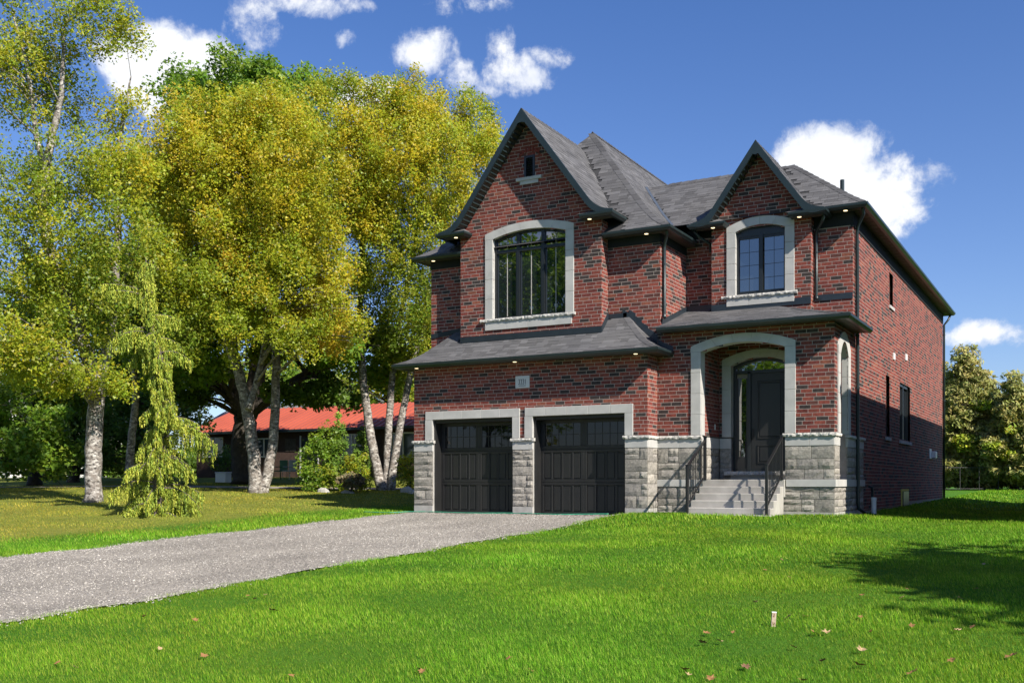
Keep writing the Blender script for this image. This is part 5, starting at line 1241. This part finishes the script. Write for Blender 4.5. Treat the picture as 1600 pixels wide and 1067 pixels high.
hb_ = [blob(u, 722 + (i % 3) * 7, 69. + (i % 2), 20, 24, 1.4, [GRN, DRK, DRK][i % 3]) for i, u in enumerate(range(165, 345, 15))]
make_tree('hedge', 'tall dark hedge closing the gap between the bungalow and the left trees', [([grd(255, 69.), at(255, 735, 69.), at(256, 715, 69.)], .06, .02)], hb_, 'bark', .20, .6, 40, 309, 20, None, 'hedge', zsq=.9)
# tree off to the right whose shadow falls on the lawn, and trees across the road mirrored in the glass
def plain_tree(label, x, y, hgt, rad, seed, pal=GRN, per=26):
    g_ = gpt(x, y, -.05); rn = random.Random(seed); c = g_ + Vector((0, 0, hgt * .62)); bl = [(c, (rad * .8, rad * .8, hgt * .3), pal)]
    for k in range(8): a = k * .785; bl.append((c + Vector((math.cos(a) * rad * .6, math.sin(a) * rad * .6, rn.uniform(-.25, .2) * hgt)), (rad * .45, rad * .45, hgt * .13), pal))
    make_tree('maple_tree', label, [([g_, g_ + Vector((.1, 0, hgt * .3)), g_ + Vector((0, .1, hgt * .6)), g_ + Vector((.1, 0, hgt * .9))], .25, .04)], bl, 'bark', .30, .9, per, seed, 30, 'street trees outside the picture')
plain_tree('shade tree out of the picture on the right, casting its shadow on the lawn', 14.1, -11.9, 9.3, 4.3, 401, per=60)
for i, (x, y, h_) in enumerate([(-21, -25, 16), (-26, -28, 15), (-31, -24, 17), (-17, -47, 13), (-42, -30, 18)]): plain_tree(['tall street tree nearest the big gable window, out of the picture', 'tall street tree behind the nearest one, out of the picture', 'street tree left of the tall pair, out of the picture', 'small street tree far across the road, out of the picture', 'outermost street tree, out of the picture on the left'][i], x, y, h_, 5.0, 410 + i, [GRN, MID, YG][i % 3])

plain_tree('green tree between the garage and the bungalow, hidden by the brick house', -20.4, 16.6, 13.0, 2.3, 402, MID, 30)
# ================================================================== SHRUBS AND SMALL THINGS
def shrub(name, label, u, v, t, blobs, leaf, sp, per, seed, pals, cat='shrub', mat='leaf', group='shrubs in front of the bungalow'):
    g_ = grd(u, t); make_tree(name, label, [([g_, g_ + Vector((.03, 0, .4)), g_ + Vector((0, .04, .9))], .04, .01)], blobs, 'bark', leaf, sp, per, seed, 14, group, cat, br=.015, mat=mat)
T = 40.
shrub('shrub', 'large bushy green shrub left of the tall cedar', 500, 760, T, [blob(500, 725, T, 30, 36, 1.0, GRN), blob(488, 750, T - .5, 24, 20, .8, GRN), blob(512, 690, T, 22, 28, .8, GRN), blob(520, 748, T - .5, 20, 18, .7, MID)], .09, .32, 46, 501, None)
shrub('cedar_shrub', 'tall narrow pointed cedar in front of the red roof', 531, 760, T, [blob(531, 745, T, 13, 22, .5, DRK), blob(531, 710, T, 10, 24, .4, DRK), blob(531, 680, T, 7, 22, .3, DRK), blob(532, 655, T, 4, 18, .2, GRN)], .07, .2, 46, 502, None, mat='needle')
shrub('shrub', 'yellow-green rounded bush beside the three stemmed birch', 562, 760, T, [blob(562, 730, T, 18, 22, .7, YG), blob(572, 752, T - .5, 14, 12, .5, YG), blob(552, 750, T - .3, 14, 14, .5, MID)], .08, .28, 46, 503, None)
shrub('cedar_shrub', 'second pointed cedar behind the yellow-green bush', 565, 755, T + 2, [blob(565, 715, T + 2, 11, 34, .5, DRK), blob(565, 680, T + 2, 6, 18, .3, DRK)], .08, .22, 44, 504, None, mat='needle')
shrub('shrub', 'low dark bush under the bungalow window behind the maple', 365, 745, 54., [blob(365, 715, 54., 22, 18, 1.0, DRK), blob(345, 722, 54., 16, 12, .8, DRK)], .11, .4, 40, 505, None)
shrub('shrub', 'bright green bush beside the garage pier', 640, 755, T, [blob(640, 728, T, 12, 22, .5, YG), blob(634, 752, T, 12, 10, .5, YG)], .08, .26, 46, 506, None)
shrub('ornamental_grass', 'dry mounded ornamental grass in the garden bed', 548, 768, T - 1.5, [blob(548, 752, T - 1.5, 17, 9, .6, [(.16, .13, .07), (.2, .16, .08), (.12, .12, .05)])], .14, .25, 40, 507, None, 'grass clump', 'needle')
def rock(label, u, t, w_, h_, seed):
    rn = random.Random(seed); g_ = grd(u, t); V_ = []; n_ = 9
    for j, (zz, rr) in enumerate(((-.2, 1.0), (.25, 1.05), (.7, .8), (1.0, .35))):
        for k in range(n_): a = 6.283 * k / n_; q = rr * rn.uniform(.8, 1.15); V_.append((math.cos(a) * w_ * q, math.sin(a) * w_ * .7 * q, zz * h_ * rn.uniform(.9, 1.1)))
    F_ = [(j * n_ + k, j * n_ + (k + 1) % n_, (j + 1) * n_ + (k + 1) % n_, (j + 1) * n_ + k) for j in range(3) for k in range(n_)] + [tuple(3 * n_ + k for k in range(n_))]
    me = bpy.data.meshes.new('rock'); me.from_pydata(V_, [], F_); me.materials.append(M['conc']); o = link(bpy.data.objects.new('rock', me)); o.location = g_; tag(o, label, 'rock', 'rocks in the garden bed')
rock('grey rock at the foot of the big shrub', 505, 39., .28, .25, 1); rock('pale rock beside the three stemmed birch', 635, 39.5, .3, .3, 2); rock('flat rock between cedar and bush', 543, 38.6, .35, .18, 3); rock('small pale rock next to the garage pier', 645, 38.8, .2, .22, 4); rock('pale rock under the maple trunk', 350, 48., .3, .3, 5)
def chair(label, u, t, mat):
    g_ = grd(u, t); c = empty('garden_chair', None, g_ + Vector((0, 0, .08))); tag(c, label, 'chair', 'garden chairs by the bungalow door')
    def b(nm, *bx):
        mb = MB(); mb.box(*bx); o = mb.build(nm, mat, c, bevel=.02)
    b('seat', -.27, .27, -.25, .27, .40, .45); b('backrest', -.27, .27, .23, .28, .45, .98)
    for x in (-.25, .21):
        for y in (-.24, .22): b('leg', x, x + .04, y, y + .04, 0, .40)
        b('armrest', x, x + .05, -.24, .25, .62, .66)
M['palechair'] = plain('faded_cream_plastic', (.42, .40, .33), None, .6); M['greenchair'] = plain('green_plastic', (.03, .12, .04), None, .5)
chair('cream garden chair by the bungalow door', 452, 51., M['palechair']); chair('green garden chair beside the cream chair', 438, 52., M['greenchair'])
mb = MB(); mb.box(-.32, .32, -.2, .2, 0, .42); mb.box(-.34, .34, -.22, .22, .42, .48); o = mb.build('storage_bin', M['white'], None, bevel=.02); o.location = grd(349, 47.) + Vector((0, 0, .08)); tag(o, 'pale storage bin on the grass under the maple', 'bin')
# chain link fence behind the back lawn
M['fence'] = plain('galvanised_fence', (.035, .035, .033), None, .6); fe = empty('chain_link_fence', None, gpt(-4, 36)); tag(fe, 'thin chain link fence in front of the pines', 'fence'); foff = Matrix.Translation(-Vector(fe.location))
fp = [at(u, 700, 57.) for u in range(1440, 1681, 30)]
for p in fp:
    mb = MB(); a = gpt(p.x, p.y); mb.tube([a, a + Vector((0, 0, 1.3))], .02, 6); o = mb.build('post', M['fence'], fe); o.matrix_parent_inverse = foff
for h_ in (1.28, .1):
    mb = MB(); mb.tube([gpt(p.x, p.y, h_) for p in fp], .016, 5); o = mb.build('rail', M['fence'], fe); o.matrix_parent_inverse = foff
# white drain pipe stub, hose, survey stake
x, y = .27, 4.05; z = float(gz(x, y)); mb = MB(); mb.tube([(0, 0, -.1), (0, 0, .40)], .062, 16); pp = empty('drain_stub', None, (x, y, z)); tag(pp, 'white plastic drain stub standing at the foot of the side wall', 'pipe')
mb.build('pipe', M['white'], pp, smooth=False); mb = MB(); mb.tube([(0, 0, .36), (0, 0, .44)], .07, 16); mb.build('collar', M['white'], pp); mb = MB(); mb.tube([(0, 0, .441), (0, 0, .446)], .05, 12); mb.build('mouth', M['conc'], pp)
M['hose'] = plain('green_hose', (.03, .22, .13), (.05, .28, .17), .45, 4)
rn = random.Random(3); pts = [gpt(-12.6 + i * .25, -.10 - .10 * math.sin(i * .6) + rn.uniform(-.02, .02) - (.35 if i < 5 else 0), .045) for i in range(30)]
pts = smooth_poly(pts, 3); mb = MB(); mb.tube(pts, .014, 7); tag(mb.build('garden_hose', M['hose'], None, smooth=True), 'thin green hose lying along the foot of the garage doors', 'hose')
sp = at(1208, 992, 9.6); sg_ = gpt(sp.x, sp.y); mb = MB()
mb.add([(-.021, -.009, -.12), (.021, -.009, -.12), (.021, .009, -.12), (-.021, .009, -.12), (-.021, -.009, .135), (.021, -.009, .138), (.021, .009, .138), (-.021, .009, .135)], [(0, 3, 2, 1), (4, 5, 6, 7), (0, 1, 5, 4), (1, 2, 6, 5), (2, 3, 7, 6), (3, 0, 4, 7)])
M['wood'] = plain('weathered_stake_wood', (.34, .25, .18), (.46, .36, .28), .8, 30); stk = empty('survey_stake', None, sg_); stk.rotation_euler = (0, math.radians(4), YAW); tag(stk, 'short pale wooden stake standing in the front lawn', 'stake'); mb.build('stake', M['wood'], stk, bevel=.002)
mb = MB(); mb.box(-.022, .022, -.0098, .0098, .131, .141); mb.build('stake_top', M['white'], stk)
for (a, b, c_, d) in ((-.004, .004, .09, .125), (-.010, -.004, .095, .102), (-.008, .008, .02, .026), (-.010, -.004, .026, .045), (.004, .010, .026, .04)): mb = MB(); mb.box(a, b, -.0105, -.009, c_, d); mb.build('paint_mark', M['dryleaf3'], stk)
# ------------------------------------------------------------------ fallen leaves
def leaf_mesh(seed):
    rn = random.Random(seed); pts = [(0, -.5), (.18, -.3), (.5, -.32), (.36, -.05), (.55, .2), (.24, .18), (.14, .34), (0, .6), (-.14, .34), (-.24, .18), (-.55, .2), (-.36, -.05), (-.5, -.32), (-.18, -.3)]
    cu = rn.uniform(.2, .7); V_ = [(0, 0, 0)] + [(x * rn.uniform(.85, 1.1), y_ * rn.uniform(.85, 1.1), cu * (x * x + .5 * y_ * y_) + rn.uniform(-.05, .09)) for x, y_ in pts]
    me = bpy.data.meshes.new('fallen_leaf'); me.from_pydata(V_, [], [(0, i, i % 14 + 1) for i in range(1, 15)]); return me
LM = []
for k, mt in enumerate(('dryleaf', 'dryleaf', 'dryleaf2', 'dryleaf3', 'dryleaf2')): m_ = leaf_mesh(k + 60); m_.materials.append(M[mt]); LM.append(m_)
rn = random.Random(77)
LP = [(427, 953, 3, 1.6), (388, 930, 0, 1.1), (415, 929, 2, .9), (225, 962, 0, 1), (305, 968, 0, 1.1), (318, 1024, 1, 1.3), (250, 1013, 2, .8), (398, 935, 3, .8), (90, 1035, 0, .8), (118, 1042, 2, .7), (455, 1055, 0, .8), (655, 1045, 0, 1.), (660, 1048, 1, .9), (1195, 890, 0, 1), (1232, 901, 2, .9), (1180, 940, 2, .9), (1232, 963, 3, 1.3), (1258, 962, 0, 1.2), (1273, 988, 1, 1.2), (1290, 987, 2, 1.1), (1104, 988, 0, 1.0), (1098, 1003, 3, 1.3), (1124, 1001, 2, 1.0), (1145, 987, 0, .7), (1240, 1010, 0, 1.0), (1287, 1031, 3, 1.1), (1343, 1038, 0, 1.3), (1346, 1015, 2, 1.2), (1425, 1050, 0, 1.4), (1487, 1031, 1, 1.2), (1580, 1024, 0, 1.4), (1497, 984, 2, 1.1), (1520, 979, 0, 1.1), (1425, 977, 0, 1.), (1345, 963, 1, .8), (1410, 933, 2, .9), (1419, 920, 1, .9), (1347, 929, 0, .8), (1500, 934, 2, .8), (1560, 922, 0, .8), (1525, 919, 1, .8), (1537, 881, 2, .8), (1110, 1059, 0, 1.1), (1165, 1041, 3, 1.0), (1070, 1045, 0, .9), (1075, 1053, 2, .8), (1255, 1062, 1, 1.), (1360, 986, 0, .7), (1222, 873, 3, .8), (795, 1028, 0, .9), (830, 1047, 1, .8)]
GV = 'dry leaves scattered over the front lawn'
for u, v, k, s in LP:
    t = 12.
    for _ in range(12):
        p = at(u, v, t); t = FPX * (CAMZ - float(gz(p.x, p.y)) - .035) / (v - YH)
    p = at(u, v, t); o = link(bpy.data.objects.new('fallen_leaf', LM[k])); o.location = (p.x, p.y, float(gz(p.x, p.y)) + .036); q = .066 * s * rn.uniform(.9, 1.15); o.scale = (q, q, q); o.rotation_euler = (rn.uniform(-.5, .5), rn.uniform(-.5, .5), rn.uniform(0, 6.28))
    zone = ('beside the driveway edge' if u < 450 else 'between the driveway and the stake' if u < 1050 else 'above and left of the stake, nearer the steps' if u < 1260 and v < 950 else 'just left of the stake' if u < 1215 and v < 1030 else
            'right of the stake' if u < 1320 and v < 1035 else 'at the bottom edge below the stake' if u < 1300 else 'inside the tree shadow' if v < 945 else 'along the near edge of the tree shadow' if v < 1000 else 'in the lower right corner')
    lab = {0: 'reddish brown', 1: 'reddish brown', 2: 'pale tan', 3: 'dark brown', 4: 'pale tan'}[k] + ' dry leaf on the lawn ' + zone
    if (u, v) == (427, 953): lab = 'large curled dark brown leaf standing up in the grass near the driveway'
    if (u, v) == (1232, 963): lab = 'dark curled leaf just right of the wooden stake'
    tag(o, lab, 'leaf', GV)
# ------------------------------------------------------------------ grass
def grass(name, label, t0, t1, dens, hgt, wid, cond, pal, seg3):
    A_ = (t1 * t1 - t0 * t0) / 2 * (1920 / FPX); n_ = int(A_ * dens); t = np.sqrt(nr.uniform(t0 * t0, t1 * t1, n_)); u = nr.uniform(-160, 1760, n_); k = (u - 800) / FPX
    x = CAMX + t * (-sn + cs * k); y = CAMY + t * (cs + sn * k); ok = cond(x, y); x, y, t = x[ok], y[ok], t[ok]; n_ = len(x); z = gz(x, y)
    pn = .5 + .2 * np.sin(x * 1.9 + 1.2 * np.sin(y * 1.3)) + .2 * np.sin(y * 2.3 + 1.5 * np.sin(x * .9)) + .16 * np.sin(x * 7.1 + 2 * np.sin(y * 5.3)) * np.sin(y * 6.7 + 1.7 * np.sin(x * 4.1))
    h = hgt * nr.uniform(.55, 1.25, n_) * (.55 + .9 * pn); a = nr.uniform(0, 6.28, n_); lean = nr.uniform(.1, .75, n_) * h
    w_ = wid * nr.uniform(.7, 1.3, n_); la = nr.uniform(0, 6.28, n_) * .5 + 2.2
    dx, dy = np.cos(a) * w_ / 2, np.sin(a) * w_ / 2; lx, ly = np.cos(la) * lean, np.sin(la) * lean
    pal = np.asarray(pal); c = pal[nr.integers(0, len(pal), n_)] * nr.uniform(.7, 1.3, (n_, 1)) * (.66 + .62 * pn)[:, None]
    yl = np.clip(.5 + .5 * np.sin(x * .62 + 1.4 * np.sin(y * .43 + 1)) * np.sin(y * .55 + .8) + nr.normal(0, .15, n_), 0, 1)[:, None]; c = c * (1 + yl * np.array([.42, .10, .1])) * (1.06 - .14 * yl)
    z = z - .01; P0 = np.stack([x - dx, y - dy, z], -1); P1 = np.stack([x + dx, y + dy, z], -1)
    if seg3:
        Q0 = np.stack([x - dx * .8 + lx * .35, y - dy * .8 + ly * .35, z + h * .6], -1); Q1 = np.stack([x + dx * .8 + lx * .35, y + dy * .8 + ly * .35, z + h * .6], -1); R_ = np.stack([x + lx, y + ly, z + h * .98], -1)
        V_ = np.stack([P0, P1, Q1, Q0, R_], 1).reshape(-1, 3); b = (np.arange(n_) * 5)[:, None]
        F_ = np.concatenate([b + np.array([[0, 1, 2]]), b + np.array([[0, 2, 3]]), b + np.array([[3, 2, 4]])]); kk_ = 5
    else:
        R_ = np.stack([x + lx, y + ly, z + h], -1); V_ = np.stack([P0, P1, R_], 1).reshape(-1, 3); F_ = np.arange(n_ * 3).reshape(-1, 3); kk_ = 3
    return V_, F_, np.repeat(c, kk_, 0)
def onhouse(x, y): return ((x > XL - .1) & (x < XG + .05) & (y > -.04)) | ((x >= XG) & (x < .08) & (y > YP - .04)) | ((x > -3.2) & (x < -.98) & (y > -.95) & (y < 1))
DRw = lambda y: .10 * np.sin(y * 1.3 + 2) + .05 * np.sin(y * 5.3)
def cond_new(x, y):
    ed = nr.normal(0, .05, len(x))
    r = (x > DR + DRw(y) - .13 + ed * 1.6) | ((x < DL - .012 * np.clip(-y - 4, 0, 99) + ed + .05 + .07 * np.sin(y * 1.7)) & (x > -13.9 + .5 * np.sin(y * .8) + ed * 6))
    return r & ~onhouse(x, y)
NEW = [(.125, .31, .014), (.095, .255, .011), (.16, .345, .02), (.066, .195, .009), (.26, .40, .06), (.05, .15, .008), (.20, .30, .03)]
OLD = [(.24, .27, .035), (.18, .23, .03), (.31, .30, .06), (.13, .185, .025)]
parts = [grass('', '', 5.5, 9.5, 6000, .042, .0048, cond_new, NEW, False), grass('', '', 9.5, 14, 3400, .046, .0062, cond_new, NEW, False), grass('', '', 14, 21, 1600, .052, .010, cond_new, NEW, False), grass('', '', 21, 32, 600, .07, .017, cond_new, NEW, False), grass('', '', 32, 60, 90, .08, .04, lambda x, y: cond_new(x, y) & (x > -1), NEW, False)]
def join(parts):
    Vs, Fs, Cs, n_ = [], [], [], 0
    for V_, F_, c in parts: Vs.append(V_); Fs.append(F_ + n_); Cs.append(c); n_ += len(V_)
    return np.concatenate(Vs), np.concatenate(Fs), np.concatenate(Cs)
V, F, Cc = join(parts); tag(np_obj('grass', V, F, M['blade'], col=Cc), 'bright green new lawn grass around the brick house', 'grass', kind='stuff')
def cond_old(x, y): return (x < -13.4 + .5 * np.sin(y * .8)) & ~onhouse(x, y)
V, F, Cc = join([grass('', '', 18, 30, 420, .045, .016, cond_old, OLD, False), grass('', '', 30, 46, 160, .05, .028, cond_old, OLD, False)])
tag(np_obj('grass', V, F, M['blade'], col=Cc), 'older yellowish mown grass under the birches', 'grass', kind='stuff')
